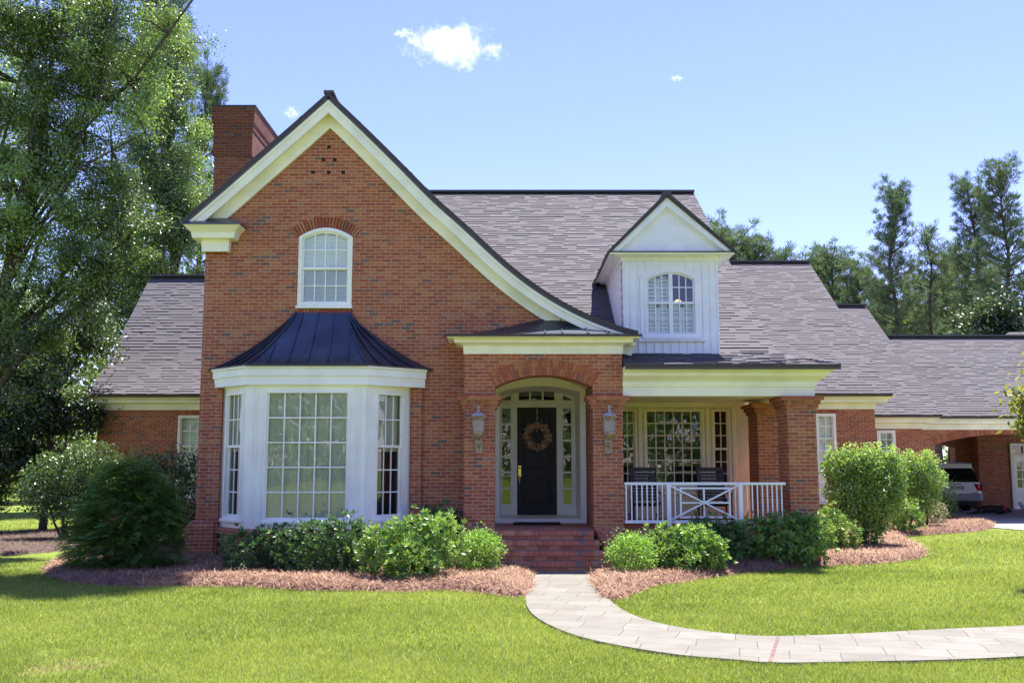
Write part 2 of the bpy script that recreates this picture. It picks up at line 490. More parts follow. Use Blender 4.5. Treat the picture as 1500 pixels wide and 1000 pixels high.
M['curtain'] = simple('sheer_green_curtain', (0.89, 0.855, 0.70), 0.9, vary=0.05, scale=2.5)
M['drape'] = simple('grey_drape', (0.28, 0.27, 0.24), 0.9, vary=0.1)
def T(x, y, z, rz=0.0): return Matrix.Translation((x, y, z)) @ Matrix.Rotation(rz, 4, 'Z')

def brick_arch(xc, zs, half, rise, thick, y0, y1, n, parent=None):
    """segmental arch ring of voussoirs"""
    R = (half*half+rise*rise)/(2*rise); cz = zs+rise-R; th = math.asin(half/R)
    mb = MB(); mo = MB()
    P = lambda r, a: (xc+r*math.sin(a), cz+r*math.cos(a))
    for k in range(n):
        a0 = -th+2*th*k/n; a1 = -th+2*th*(k+1)/n; g = 0.006/R
        for r0, r1 in (((R, R+thick),) if thick < 0.25 else ((R, R+thick*0.49), (R+thick*0.51, R+thick))):
            q = [P(r0, a0+g), P(r0, a1-g), P(r1, a1-g), P(r1, a0+g)]
            d = random.uniform(0, 0.006)
            mb.add([(x, y0-d, z) for x, z in q]+[(x, y1, z) for x, z in q], [(0, 1, 2, 3), (4, 7, 6, 5), (0, 4, 5, 1), (1, 5, 6, 2), (2, 6, 7, 3), (3, 7, 4, 0)])
    m = 24
    A = [P(R+0.003, -th+2*th*k/m) for k in range(m+1)]; B = [P(R+thick-0.003, -th+2*th*k/m) for k in range(m+1)]
    mo.band(A, B, y0+0.008, y1)
    o = part(mb, 'brick_arch', 'brick_unit', parent)
    part(mo, 'mortar_bed', 'mortar', o)
    return [P(R+thick*0.5, -th+2*th*k/m) for k in range(m+1)]
def brick_row(mb, x0, x1, y0, y1, z0, z1, bw, gap=0.01, seed=0, axis='x'):
    R = random.Random(seed); x = x0
    while x < x1-0.02:
        e = min(x+bw, x1); j = R.uniform(-0.003, 0.003)
        if axis == 'x': mb.box(x+gap/2, e-gap/2, y0+j, y1, z0, z1+j*0.5)
        else: mb.box(y0+j, y1, x+gap/2, e-gap/2, z0, z1)
        x = e

# -------------------------------------------------------- main gable
YW, YF = 19.0, 18.70          # wall plane, rake plane
PEAK = (482, 137)
Rpx = [(482, 137), (493, 148), (525, 178), (560, 212), (600, 252), (640, 293), (683, 330), (727, 372), (767, 406), (813, 437), (857, 460), (900, 477), (935, 486)]
Lpx = [(482, 137), (430, 183), (376, 230), (320, 279), (267, 324)]
Rc = [(X(a, b, YF), Z(b, YF)) for a, b in Rpx]
Lc = [(X(a, b, YF), Z(b, YF)) for a, b in Lpx]
OUT = Lc[::-1] + Rc[1:]       # left eave -> peak -> right foot
def smooth_line(P, n=3):
    P = [Vector(p) for p in P]
    for _ in range(n):
        Q = [P[0]]
        for i in range(len(P)-1): Q += [P[i].lerp(P[i+1], .25), P[i].lerp(P[i+1], .75)]
        P = Q + [P[-1]]
    return P
RS = smooth_line(Rc[1:], 2); RS = [Vector(Rc[0])] + RS[1:]
LS = [Vector(p) for p in Lc]
def inset(P, d):
    out = []
    for i, p in enumerate(P):
        t = (P[min(i+1, len(P)-1)]-P[max(i-1, 0)]).normalized(); n = Vector((t.y, -t.x))
        if n.y > 0: n = -n
        out.append(p + n*d)
    return out
def both(d):
    """inset outline left foot -> apex -> right foot"""
    l, r = inset(LS, d), inset(RS, d)
    x = (l[0].x + r[0].x)/2
    # apex: extend both first segments to meet
    def hit(a, b, c, e):
        d1, d2 = b-a, e-c; den = d1.x*d2.y-d1.y*d2.x; t = ((c.x-a.x)*d2.y-(c.y-a.y)*d2.x)/den; return a+d1*t
    ap = hit(l[0], l[1], r[0], r[2])
    return [tuple(p) for p in ([q for q in l[:0:-1] if q.x < ap.x-0.02] + [ap] + [q for q in r[2:] if q.x > ap.x+0.02])]
def strip(d0, d1, y0, y1, name, mat):
    def even(P):
        k = min(range(len(P)), key=lambda i: -P[i][1]); L, R_ = P[:k+1], P[k:]
        def rs(Q, n):
            Q = [Vector(q) for q in Q]; d = [0.0]
            for a, b in zip(Q, Q[1:]): d.append(d[-1]+(b-a).length)
            out = []
            for i in range(n+1):
                t = d[-1]*i/n; j = 1
                while j < len(Q)-1 and d[j] < t: j += 1
                out.append(tuple(Q[j-1].lerp(Q[j], (t-d[j-1])/max(d[j]-d[j-1], 1e-6))))
            return out
        return rs(L, 12)+rs(R_, 44)[1:]
    mb = MB(); mb.band(even(both(d0)), even(both(d1)), y0, y1); return part(mb, name, mat)
strip(-0.012, 0.055, YF-0.05, 19.05, 'rake_shingle_edge', 'drip')
strip(0.056, 0.15, YF-0.03, YF+0.03, 'rake_crown', 'trim')
strip(0.13, 0.285, YF, YF+0.045, 'rake_fascia', 'trim')
strip(0.20, 0.25, YF+0.045, YW-0.05, 'rake_soffit', 'trim')
strip(0.19, 0.455, YW-0.075, YW-0.003, 'rake_frieze', 'trim')

mainz = lambda y: 4.05 + 0.633*(y-19.6)
# wall with openings
WX0 = -6.12
inner = both(0.32)
inner = [p for p in inner if p[0] > WX0 and p[0] < 2.0]
def zat(P, x):
    for a, b in zip(P, P[1:]):
        if a[0] <= x <= b[0]: return a[1]+(b[1]-a[1])*(x-a[0])/(b[0]-a[0])
    return P[-1][1]
full = both(0.32)
outline = [(WX0, 0.0), (X(725, 700, 19.0), 0.0), (X(725, 700, 19.0), 3.9), (2.0, 3.9), (2.0, zat(full, 2.0))] + inner[::-1] + [(WX0, min(zat(full, WX0), 6.6))]
# second floor window
w2x0, w2x1 = X(437, 400, YW), X(516, 400, YW); w2z0, w2z1 = Z(449, YW), Z(334, YW)
W2, H2 = w2x1-w2x0, w2z1-w2z0
R2 = 0.19
hole2 = [(w2x0+a, w2z0+b) for a, b in arch_loop(W2, H2, R2, 0.0)]
# opening behind the bay window
holeb = [(-5.62, 0.78), (-2.02, 0.78), (-2.02, 3.35), (-5.62, 3.35)]
mb = MB(); mb.panel(outline, [hole2, holeb], YW, YW+0.2)
part(mb, 'gable_wall', 'brick')
# side wall of the gable wing
mb = MB(); mb.box(WX0, WX0+0.2, YW+0.2, 27.4, 0, 6.5); part(mb, 'side_wall', 'brick')
window(T(w2x0, YW-0.015, w2z0), W2, H2, 4, (2, 2), 0.48, R2, 'shutter')
brick_arch((w2x0+w2x1)/2, w2z1-R2+0.0, W2/2+0.04, R2+0.012, 0.21, YW-0.008, YW+0.1, 21)
mb = MB(); brick_row(mb, w2x0-0.02, w2x1+0.02, YW-0.03, YW+0.1, w2z0-0.155, w2z0-0.05, 0.0677, seed=3); part(mb, 'brick_sill', 'brick_unit')
# vent openings: blackened blocks on the brick imitate the shade inside
for a, b in ((482, 215.5), (474, 234), (490.5, 234), (458.5, 252.5), (481.5, 252.5), (503, 252.5)):
    p = at(a, b, YW); mb = MB(); mb.box(p.x-0.036, p.x+0.036, YW-0.004, YW+0.05, p.z-0.033, p.z+0.033); part(mb, 'vent_shade_block', 'hole')
# plinth with sloped water table
zp = Z(766, 18.9)
mb = MB(); mb.sweep([(WX0, 24.0), (WX0, YW), (-5.72, YW)], [(0, 0), (0.14, 0), (0.14, zp-0.05), (0.05, zp+0.05), (0, zp+0.06)]); part(mb, 'plinth', 'brick')
# brick strips either side of the bay
for a, b in ((-5.93, -5.66), (-1.96, -1.76)):
    mb = MB(); mb.box(a, b, YW-0.09, YW, 0, 3.42); part(mb, 'brick_strip', 'brick')
# gable roof: left slope and curved right slope
mb = MB(); pl = [(p.x, p.y) for p in LS[::-1]]
shingles(mb, pl, YF-0.04, 28.0, axis='X', seed=5, course=0.25)
pr = [(p.x, p.y) for p in RS[::-1]]
zr = lambda t: resample(pr, 0.2)[int(t*(len(resample(pr, 0.2))-1)+1e-6)].y
RP = resample(pr, 0.2)
def yend(t):
    z = RP[min(len(RP)-1, int(round(t*(len(RP)-1))))].y
    return max(19.3, 19.6+(z-4.05)/0.633+0.05)
shingles(mb, pr, YF-0.04, yend, axis='X', course=0.148, seed=6)
mb.bar((Rc[0][0], YF-0.06, Rc[0][1]+0.02), (Rc[0][0], 27.6, Rc[0][1]+0.02), 0.2, 0.05)
part(mb, 'gable_roof', 'shingle')
# cornice return at the left foot of the gable
cz0, cz1 = Z(345, 18.55), Z(330, 18.45)
bx0, bx1 = X(300, 340, YW), X(335, 340, YW)
mb = MB()
prof = [(0, cz0-0.25), (0.05, cz0-0.25), (0.06, cz0-0.02), (0.20, cz0-0.01), (0.22, cz0+0.10), (0.33, cz1+0.03), (0.36, cz1+0.06), (0, cz1+0.08)]
mb.sweep([(bx0+0.05, 27.0), (bx0+0.05, YW-0.1), (bx1, YW-0.1), (bx1, YW+0.0)], prof); part(mb, 'eave_return', 'trim')
mb = MB(); e = 0.37
a, b, c, d = (bx0+0.05-e, YW-0.1-e, cz1+0.065), (bx1+e, YW-0.1-e, cz1+0.065), (bx1+e, YW, cz1+0.065), (bx1-0.05, YW-0.004, cz1+0.30)
f = (bx0-0.1, YW-0.004, cz1+0.30)
mb.add([a, b, c, d, f, (a[0], a[1], a[2]-0.02), (b[0], b[1], b[2]-0.02), (c[0], c[1], c[2]-0.02), (a[0], YW, a[2]-0.02)], [(0, 1, 3, 4), (1, 2, 3), (0, 5, 6, 1), (1, 6, 7, 2), (5, 8, 7, 6), (0, 4, 8, 5)])
part(mb, 'return_cap', 'metal_roof')

# -------------------------------------------------------- chimney
CY = 21.9
cx0, cx1 = X(313.5, 240, CY), X(367, 240, CY); zt = Z(156, CY); zm = Z(229, CY)
mb = MB(); d = CY+2.3
mb.loft([[(cx0, CY, 0), (cx1, CY, 0), (cx1, d, 0), (cx0, d, 0)], [(cx0, CY, zm), (cx1, CY, zm), (cx1, d, zm), (cx0, d, zm)]])
ch = part(mb, 'chimney', brick_wall_mat('weathered_chimney_brick', 0.68, (0.36, 0.25, 0.19)))
mb = MB(); e = 0.05
mb.loft([[(cx0-g, CY-g, z), (cx1+g, CY-g, z), (cx1+g, d+g, z), (cx0-g, d+g, z)] for g, z in ((0.03, zm), (0.03, zm+0.6), (0.045, zm+0.63), (0.045, zm+0.76), (0.065, zm+0.79), (0.085, zt-0.04))])
part(mb, 'chimney_top', brick_wall_mat('sooty_brick', 0.5, (0.24, 0.17, 0.14)), ch)
mb = MB(); mb.box(cx0-0.1, cx1+0.1, CY-0.1, d+0.1, zt-0.04, zt); part(mb, 'chimney_cap', 'drip', ch)

# -------------------------------------------------------- main roof, porch roof
XR, XB = 5.60, 5.40
mb = MB()
shingles(mb, [(19.6, 4.05), (29.1, 10.10)], lambda t: -5.9, lambda t: XB+(XR-XB)*t, seed=11, course=0.148)
shingles(mb, [(18.0, 3.70), (18.5, 3.80), (19.0, 3.91), (19.75, 4.12)], lambda t: 2.12, lambda t: 6.14+(5.45-6.14)*min(1, t*1.02), seed=12, course=0.148)
part(mb, 'main_roof', 'shingle')
mb = MB(); shingles(mb, [(38.6, 4.05), (29.1, 10.10)], -5.9, XR, seed=13, detail=False); part(mb, 'rear_roof', 'shingle')
mb = MB(); mb.bar((-5.9, 29.1, 10.13), (XR, 29.1, 10.13), 0.32, 0.06); part(mb, 'ridge_cap', 'shingle')
mb = MB()
mb.add([(5.25, 22.16, 0), (5.25, 38.3, 0), (5.25, 38.3, 4.05), (5.25, 29.1, 9.95), (5.25, 22.16, 5.45)], [(0, 1, 2, 3, 4)])
mb.add([(5.05, 22.16, 0), (5.05, 38.3, 0), (5.05, 38.3, 4.05), (5.05, 29.1, 9.95), (5.05, 22.16, 5.45)], [(4, 3, 2, 1, 0)])
part(mb, 'end_wall', 'brick')
mb = MB(); mb.box(-6.0, 5.2, 38.1, 38.3, 0, 4.0); part(mb, 'rear_wall', 'brick')

# -------------------------------------------------------- porch
YE = 18.4
FZ = 0.63
PX0, PX1 = X(912, 560, YE), 5.76
# beam with crown
mb = MB(); mb.box(PX0, PX1, YE+0.02, YE+0.42, 3.13, 3.55); mb.box(PX0, PX1+0.002, YE+0.0, YE+0.44, 3.30, 3.32)
mb.box(PX1-0.42, PX1-0.003, YE+0.42, 21.9, 3.13, 3.55); part(mb, 'porch_beam', 'trim', bevel=0.004)
mb = MB()
mb.sweep([(PX0, YE+0.02), (PX1, YE+0.02), (PX1, 21.9)], [(0, 3.30), (0.03, 3.31), (0.04, 3.40), (0.06, 3.42), (0.20, 3.50), (0.22, 3.56), (0.34, 3.62), (0.36, 3.66), (0, 3.66)])
part(mb, 'porch_crown', 'trim')
mb = MB(); mb.box(PX0, 6.13, 17.985, 18.06, 3.663, 3.70); part(mb, 'porch_drip_edge', 'drip')
mb = MB(); mb.box(1.7, PX1-0.43, YE+0.44, 22.0, 3.22, 3.26); part(mb, 'porch_ceiling', 'trim')
# fill between ceiling and roof
mb = MB(); mb.box(PX0, PX1-0.05, YE+0.05, 18.75, 3.55, 3.64); part(mb, 'porch_soffit', 'trim')
# back wall with three openings
YB = 22.0
def wx(px): return X(px, 650, YB)
wz0, wz1 = Z(716, YB), Z(599, YB)
wins = [(wx(905), wx(933.5)), (wx(942), wx(1032)), (wx(1042), wx(1070.5))]
mb = MB()
mb.panel([(1.66, FZ), (5.34, FZ), (5.34, 3.24), (1.66, 3.24)], [[(a, wz0), (b, wz0), (b, wz1), (a, wz1)] for a, b in wins], YB, YB+0.15)
part(mb, 'porch_wall', 'stucco')
window(T(wins[0][0], YB-0.0, wz0), wins[0][1]-wins[0][0], wz1-wz0, 2, (3, 3), 0.5, 0, None, 0.045, 'trim', room=2.0, sill=False)
window(T(wins[1][0], YB-0.0, wz0), wins[1][1]-wins[1][0], wz1-wz0, 6, (6,), None, 0, None, 0.05, 'trim', room=2.5, sill=False)
window(T(wins[2][0], YB-0.0, wz0), wins[2][1]-wins[2][0], wz1-wz0, 2, (3, 3), 0.5, 0, None, 0.045, 'trim', room=2.0, sill=False)
mb = MB()
for q in (wx(938), wx(1037)): mb.box(q-0.045, q+0.045, YB-0.04, YB-0.002, wz0-0.05, wz1+0.04)
mb.box(1.9, wx(1074), YB-0.035, YB-0.002, wz1+0.045, wz1+0.15); mb.box(1.9, wx(1074), YB-0.06, YB-0.002, wz0-0.12, wz0-0.055)
mb.box(wx(1072.5), wx(1078), YB-0.035, YB-0.002, wz0-0.05, wz1+0.04)
part(mb, 'window_trim', 'trim', bevel=0.005)
# floor slab and base
mb = MB(); mb.box(1.5, 5.3, 18.42, YB, FZ-0.1, FZ-0.012)
part(mb, 'porch_floor', 'paver')
mb = MB(); mb.box(PX0-0.4, 5.3, 18.45, 18.6, 0, FZ-0.1); part(mb, 'porch_base', 'brick')
mb = MB(); brick_row(mb, PX0, 5.3, 18.12, 18.42, FZ-0.105, FZ-0.008, 0.1, seed=4); brick_row(mb, PX0, 5.3, 18.25, 18.42, FZ-0.2, FZ-0.11, 0.21, seed=5); part(mb, 'porch_nosing', 'paver')
mb = MB(); mb.box(PX0, 5.3, 18.27, 18.45, 0, FZ-0.2); part(mb, 'nosing_bed', 'mortar')
# pillars with corbelled heads
def corbel(mb, x0, x1, y0, y1, zt, big=0.13):
    c = 0.0677
    for i, (o, n) in enumerate(((0.045, 1), (0.085, 1), (big, 1))):
        z1 = zt - (2-i)*c*1.15; z0 = z1 - c*1.15
        for a, b, cc, dd, ax in ((x0-o, x1+o, y0-o, y0-o+0.1, 'x'), (x0-o, x1+o, y1+o-0.1, y1+o, 'x'), (y0-o+0.1, y1+o-0.1, x0-o, x0-o+0.1, 'y'), (y0-o+0.1, y1+o-0.1, x1+o-0.1, x1+o, 'y')):
            brick_row(mb, a, b, cc, dd, z0+0.008, z1, 0.21 if i == 2 else 0.07 if i == 1 else 0.105, 0.01, 7+i, ax)
def corbel_core(x0, x1, y0, y1, zt, big=0.13):
    c = 0.0677*1.15; mb = MB()
    for i, o in enumerate((0.035, 0.075, big-0.01)):
        mb.box(x0-o, x1+o, y0-o, y1+o, zt-(3-i)*c, zt-(2-i)*c-(0.006 if i == 2 else 0))
    return mb
def pillar(x0, x1, y0, y1, zt):
    mb = MB(); mb.box(x0, x1, y0, y1, 0.0, zt-0.23); p = part(mb, 'brick_pillar', 'brick')
    mb = MB(); corbel(mb, x0, x1, y0, y1, zt); part(mb, 'corbelled_capital', 'brick_unit', p)
    part(corbel_core(x0, x1, y0, y1, zt), 'mortar_bed', 'mortar', p)
pillar(5.22, 5.76, 18.4, 19.1, 3.125)
pillar(5.25, 5.79, 20.8, 21.6, 3.125)

# -------------------------------------------------------- entry block
ex0, ex1 = X(680, 600, YE), X(912, 600, YE); ea, eb = X(724.8, 600, YE), X(868.5, 600, YE)
zc = Z(517, YE); zsp, zcr = Z(566.5, YE), Z(549, YE)
xm, half = (ea+eb)/2, (eb-ea)/2; rise = zcr-zsp
def arc(xc, hw, zs, r, n=20):
    Rr = (hw*hw+r*r)/(2*r); c = zs+r-Rr; t = math.asin(min(1, hw/Rr))
    return [(xc+Rr*math.sin(-t+2*t*k/n), c+Rr*math.cos(-t+2*t*k/n)) for k in range(n+1)]
A0 = arc(xm, half, zsp, rise)
mb = MB()
mb.panel([(ex0, 0), (ea, 0)] + A0 + [(eb, 0), (ex1, 0), (ex1, zc+0.05), (ex0, zc+0.05)], [], YE, YE+0.55)
mb.box(ex0, ea, YE+0.55, 19.0, 0, zc); mb.box(eb, ex1, YE+0.55, 19.15, 0, zc)
part(mb, 'entry_wall', 'brick')
brick_arch(xm, zsp, half, rise, 0.30, YE-0.006, YE+0.3, 38)
# side walls and vault of the deep recess
YD, YDD = 20.4, 22.0
fa, fb = X(724.8, 600, YD), X(858, 600, YD)
mb = MB(); mb.box(ea-0.2, ea-0.03, YE+0.56, YDD+0.3, 0, 4.2); mb.box(eb+0.03, eb+0.2, YE+0.56, YDD-0.01, 0, 4.0)
part(mb, 'recess_wall', 'brick')
A1 = arc((ea-0.03+eb+0.03)/2, half+0.03, zsp+0.11, rise+0.04)
mb = MB(); n_ = len(A1)
mb.add([(x, YE+0.552, z) for x, z in A1]+[(x, YDD, z) for x, z in A1]+[(x, YE+0.552, z+0.12) for x, z in A1]+[(x, YDD, z+0.12) for x, z in A1],
       [(k, n_+k, n_+k+1, k+1) for k in range(n_-1)]+[(2*n_+k, 2*n_+k+1, 3*n_+k+1, 3*n_+k) for k in range(n_-1)])
part(mb, 'recess_vault', 'door_trim')
# entry cornice and its hipped metal roof
cz = Z(490, 18.02); mb = MB()
cp0, cp1 = ex0+0.02, ex1-0.02
mb.sweep([(cp0, YW), (cp0, YE), (cp1, YE), (cp1, 19.4)], [(0, zc-0.02), (0.035, zc-0.02), (0.045, zc+0.13), (0.07, zc+0.15), (0.20, zc+0.18), (0.22, zc+0.25), (0.26, zc+0.27), (0.31, cz-0.055), (0.355, cz-0.03), (0, cz-0.02)])
part(mb, 'entry_cornice', 'trim')
mb = MB(); mb.box(X(649, 490, 18.03), X(941, 490, 18.03), 18.02, 18.1, cz-0.028, cz+0.012); part(mb, 'cornice_drip_edge', 'drip')
tz = cz+0.012
EL, ER = X(649, 490, 18.03), X(941, 490, 18.03)
wallc = [(EL, tz), (X(690, 488, YW), Z(488, YW)), (X(722, 483, YW), Z(483.5, YW)), (X(752, 476, YW), Z(477, YW)), (X(782, 468, YW), Z(470, YW)), (X(805, 464, YW), Z(466, YW)), (X(830, 466, YW), Z(468, YW)), (X(860, 474, YW), Z(475, YW)), (X(900, 482, YW), Z(483, YW)), (ER, tz)]
WC = [tuple(p) for p in smooth_line(wallc, 2)]
mb = MB(); seamm = MB(); nn = len(WC); vs = []; m_ = 6
def eroof(k, j):
    x, z = WC[k]; t = j/m_; xx = EL+(ER-EL)*((x-EL)/(ER-EL))
    zz = max(z, tz)
    return (xx, 18.02+(YW-0.004-18.02)*t, tz+(zz-tz)*(t**1.6)+0.004)
vs = [eroof(k, j) for k in range(nn) for j in range(m_+1)]
mb.add(vs, [(k*(m_+1)+j, (k+1)*(m_+1)+j, (k+1)*(m_+1)+j+1, k*(m_+1)+j+1) for k in range(nn-1) for j in range(m_)])
er = part(mb, 'entry_roof', 'metal_roof', smooth=True)
for px in (737, 766, 795, 826, 857, 888, 918):
    xx = X(px, 484, 18.4); k = min(range(nn), key=lambda q: abs(WC[q][0]-xx)); mb = MB()
    for j in range(m_):
        p, q = eroof(k, j), eroof(k, j+1); mb.bar((p[0], p[1], p[2]+0.012), (q[0], q[1], q[2]+0.012), 0.016, 0.03)
    part(mb, 'standing_seam', 'metal_roof', er)
# pier capitals
for a, b in ((ex0, ea), (eb, ex1)):
    mb = MB(); corbel(mb, a, b, YE, YE+0.5, Z(579.5, YE-0.1), 0.13); o = part(mb, 'corbelled_capital', 'brick_unit')
    part(corbel_core(a, b, YE, YE+0.5, Z(579.5, YE-0.1)), 'mortar_bed', 'mortar', o)
# steps: rowlock nosings over stretcher risers
sx0, sx1 = ea-0.0, eb+0.0
for i in range(4):
    z1 = FZ - i*0.157 + 0.0; y0 = 18.05 - i*0.30
    w0, w1 = sx0-0.02-0.05*i, sx1-0.03+0.075*i
    back = 20.45 if i == 0 else y0+0.31
    mb = MB(); brick_row(mb, w0, w1, y0, y0+0.30, z1-0.075, z1, 0.1, seed=20+i)
    if i == 0:
        yy = y0+0.302
        while yy < back:
            brick_row(mb, w0+0.12, w1-0.02, yy+0.005, min(yy+0.1, back), z1-0.05, z1-0.003, 0.21, seed=int(yy*100)); yy += 0.1
    brick_row(mb, w0+0.01, w1-0.01, y0+0.025, y0+0.2, z1-0.152, z1-0.082, 0.21, seed=40+i)
    st = part(mb, 'brick_step', 'paver')
    mb = MB(); mb.box(w0+0.006, w1-0.006, y0+0.034, back+0.01, z1-0.16, z1-0.0765); mb.box(w0+0.006, w1-0.006, y0+0.006, back+0.01, z1-0.0745, z1-0.004); part(mb, 'mortar_bed', 'mortar', st)
    mb = MB()
# sloping cheeks beside the steps
def cheek(xa, xb, xa2, xb2, flip):
    mb = MB(); nx, ny = 4, 11; mo = MB()
    P = lambda u, v: Vector((xa+(xb-xa)*u, YE-0.02, FZ+0.03)).lerp(Vector((xa2+(xb2-xa2)*u, 17.25, 0.10)), v)
    for j in range(ny):
        for i in range(nx):
            o = 0.5 if j % 2 else 0
            u0, u1 = max(0, (i-o)/nx), min(1, (i+1-o)/nx)
            if i == nx-1 and o: u1 = (i+1-o)/nx
            segs = [(u0, u1)] + ([(u1, 1.0)] if (i == nx-1 and o) else [])
            for s0, s1 in segs:
                if s1-s0 < 0.05: continue
                g = 0.012; q = [P(s0+g, j/ny+0.01), P(s1-g, j/ny+0.01), P(s1-g, (j+1)/ny-0.008), P(s0+g, (j+1)/ny-0.008)]
                up = Vector((0, -0.25, 0.5)).normalized()*0.02
                mb.add(q+[p+up for p in q], [(0, 3, 2, 1), (4, 5, 6, 7), (0, 1, 5, 4), (1, 2, 6, 5), (2, 3, 7, 6), (3, 0, 4, 7)])
    q = [P(0, 0), P(1, 0), P(1, 1), P(0, 1)]
    mo.add(q+[Vector((p.x, p.y, -0.02)) for p in q], [(0, 1, 2, 3), (7, 6, 5, 4), (0, 4, 5, 1), (1, 5, 6, 2), (2, 6, 7, 3), (3, 7, 4, 0)])
    o = part(mo, 'stair_cheek', 'brick'); part(mb, 'cheek_paving', 'paver', o)
cheek(eb+0.0, ex1+0.02, eb+0.26, ex1+0.30, 0)
cheek(ex0-0.02, ea, ex0-0.25, ea-0.22, 1)

# -------------------------------------------------------- front door set
zth, zsl = Z(753, YDD), FZ
pl_ = X(732, 660, YD); pr_ = X(850, 660, YD)
A2 = arc((fa+fb)/2, (fb-fa)/2, Z(570, YD), Z(552, YD)-Z(570, YD))
A3 = arc((pl_+pr_)/2, (pr_-pl_)/2, Z(574, YD), Z(565, YD)-Z(574, YD))
mb = MB()
mb.ring([(fa, FZ), (fb, FZ)] + A2[::-1], [(pl_, FZ+0.09), (pr_, FZ+0.09)] + A3[::-1], YD, YD+0.12)
n3 = len(A3)
mb.add([(x, YD+0.12, z) for x, z in A3]+[(x, YDD, z) for x, z in A3], [(k, k+1, n3+k+1, n3+k) for k in range(n3-1)])
mb.box(pl_-0.05, pl_-0.001, YD+0.12, YDD, FZ, 3.6); mb.box(pr_+0.001, pr_+0.05, YD+0.12, YDD, FZ, 3.6)
door_set = part(mb, 'door_surround', 'door_trim')
mb = MB(); mb.box(pl_, pr_, YD+0.02, YDD+0.05, FZ+0.0, FZ+0.085); part(mb, 'threshold', 'door_trim', door_set)
# panel wall holding door, sidelights and transom at YDD
D = lambda px: X(px, 660, YDD)
Dz = lambda py: Z(py, YDD)
side_cols = [(735.5, 748), (825, 837)]
rows_ = [(598.5, 620), (623, 643.5), (646.5, 667), (669.5, 690), (693, 713.5), (716, 737.5)]
holes = [[(D(757.5), FZ+0.05), (D(815.5), FZ+0.05), (D(815.5), Dz(596.5)), (D(757.5), Dz(596.5))]]
for a, b in side_cols:
    holes.append([(D(a), Dz(738)), (D(b), Dz(738)), (D(b), Dz(598)), (D(a), Dz(598))])
tr_arc = arc((D(735.5)+D(837))/2, (D(837)-D(735.5))/2+0.1, Dz(587), Dz(569.5)-Dz(587))
def tz_(x):
    for (a, za), (b, zb) in zip(tr_arc, tr_arc[1:]):
        if a <= x <= b: return za+(zb-za)*(x-a)/(b-a)
    return tr_arc[0][1]
trans = []
for a, b in ((735.5, 748.5), (760, 775.5), (778, 794), (796.5, 812.5), (825, 837.5)):
    xs = [D(a)+(D(b)-D(a))*k/5 for k in range(6)]
    trans.append([(xs[0], Dz(586)), (xs[-1], Dz(586))] + [(x, max(tz_(x)-0.02, Dz(584))) for x in xs[::-1]])
mb = MB(); mb.panel([(pl_-0.2, FZ+0.05), (pr_+0.2, FZ+0.05), (pr_+0.2, 3.75), (pl_-0.2, 3.75)], holes+trans, YDD, YDD+0.09)
part(mb, 'door_frame', 'door_trim', door_set)
mb = MB()
for a, b in side_cols:
    for (q0, q1), (q2, q3) in zip(rows_, rows_[1:]):
        mb.box(D(a), D(b), YDD+0.012, YDD+0.06, Dz(q2), Dz(q1))
mb.box(D(732), D(841), YDD-0.05, YDD-0.002, Dz(594), Dz(588.5))
for a, b in side_cols: mb.ring([(D(a)-.04, Dz(742)), (D(b)+.04, Dz(742)), (D(b)+.04, Dz(596)), (D(a)-.04, Dz(596))], [(D(a)-.015, Dz(739)), (D(b)+.015, Dz(739)), (D(b)+.015, Dz(597.6)), (D(a)-.015, Dz(597.6))], YDD-0.02, YDD-0.002)
part(mb, 'muntin', 'door_trim', door_set)
for h_ in holes[1:]+trans:
    mb = MB(); mb.add([(x, YDD+0.035, z) for x, z in h_], [tuple(range(len(h_)))]); part(mb, 'pane', 'glass', door_set)
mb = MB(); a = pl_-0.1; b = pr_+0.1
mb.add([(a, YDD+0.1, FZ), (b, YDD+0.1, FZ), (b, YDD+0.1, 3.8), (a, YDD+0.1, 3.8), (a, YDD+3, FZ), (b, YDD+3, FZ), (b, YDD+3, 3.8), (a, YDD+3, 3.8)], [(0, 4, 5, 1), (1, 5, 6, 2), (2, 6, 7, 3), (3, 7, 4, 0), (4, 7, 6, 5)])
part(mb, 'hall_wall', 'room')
# the door
dx0, dx1, dz0, dz1 = D(758), D(815), FZ+0.09, Dz(597)
mb = MB(); mb.box(dx0, dx1, YDD+0.02, YDD+0.065, dz0, dz1); DOOR = part(mb, 'front_door', 'door_black', bevel=0.003)
for a, b, c, d in ((765.5, 807.5, 688, 606), (765.5, 807.5, 736, 701)):
    x0, x1, z0, z1 = D(a), D(b), Dz(c), Dz(d)
    rc = lambda i: [(x0+i, z0+i), (x1-i, z0+i), (x1-i, z1-i), (x0+i, z1-i)]
    mb = MB(); mb.ring(rc(0), rc(0.035), YDD+0.002, YDD+0.021); mb.ring(rc(0.045), rc(0.06), YDD+0.010, YDD+0.021); part(mb, 'panel_moulding', 'door_black', DOOR, bevel=0.004)
hx = D(761.3); mb = MB()
mb.box(hx-0.032, hx+0.032, YDD+0.004, YDD+0.021, Dz(698), Dz(681.5)); mb.lathe([(0.02, 0), (0.024, 0.02), (0.016, 0.03)], 12, (hx, YDD, Dz(686)))
mb.tube([(hx, YDD+0.01, Dz(696)), (hx, YDD-0.05, Dz(698)), (hx, YDD-0.055, Dz(704)), (hx, YDD+0.01, Dz(709))], [0.012, 0.014, 0.013, 0.011], 8)
part(mb, 'door_handle', 'brass', DOOR, smooth=False, bevel=0.003)

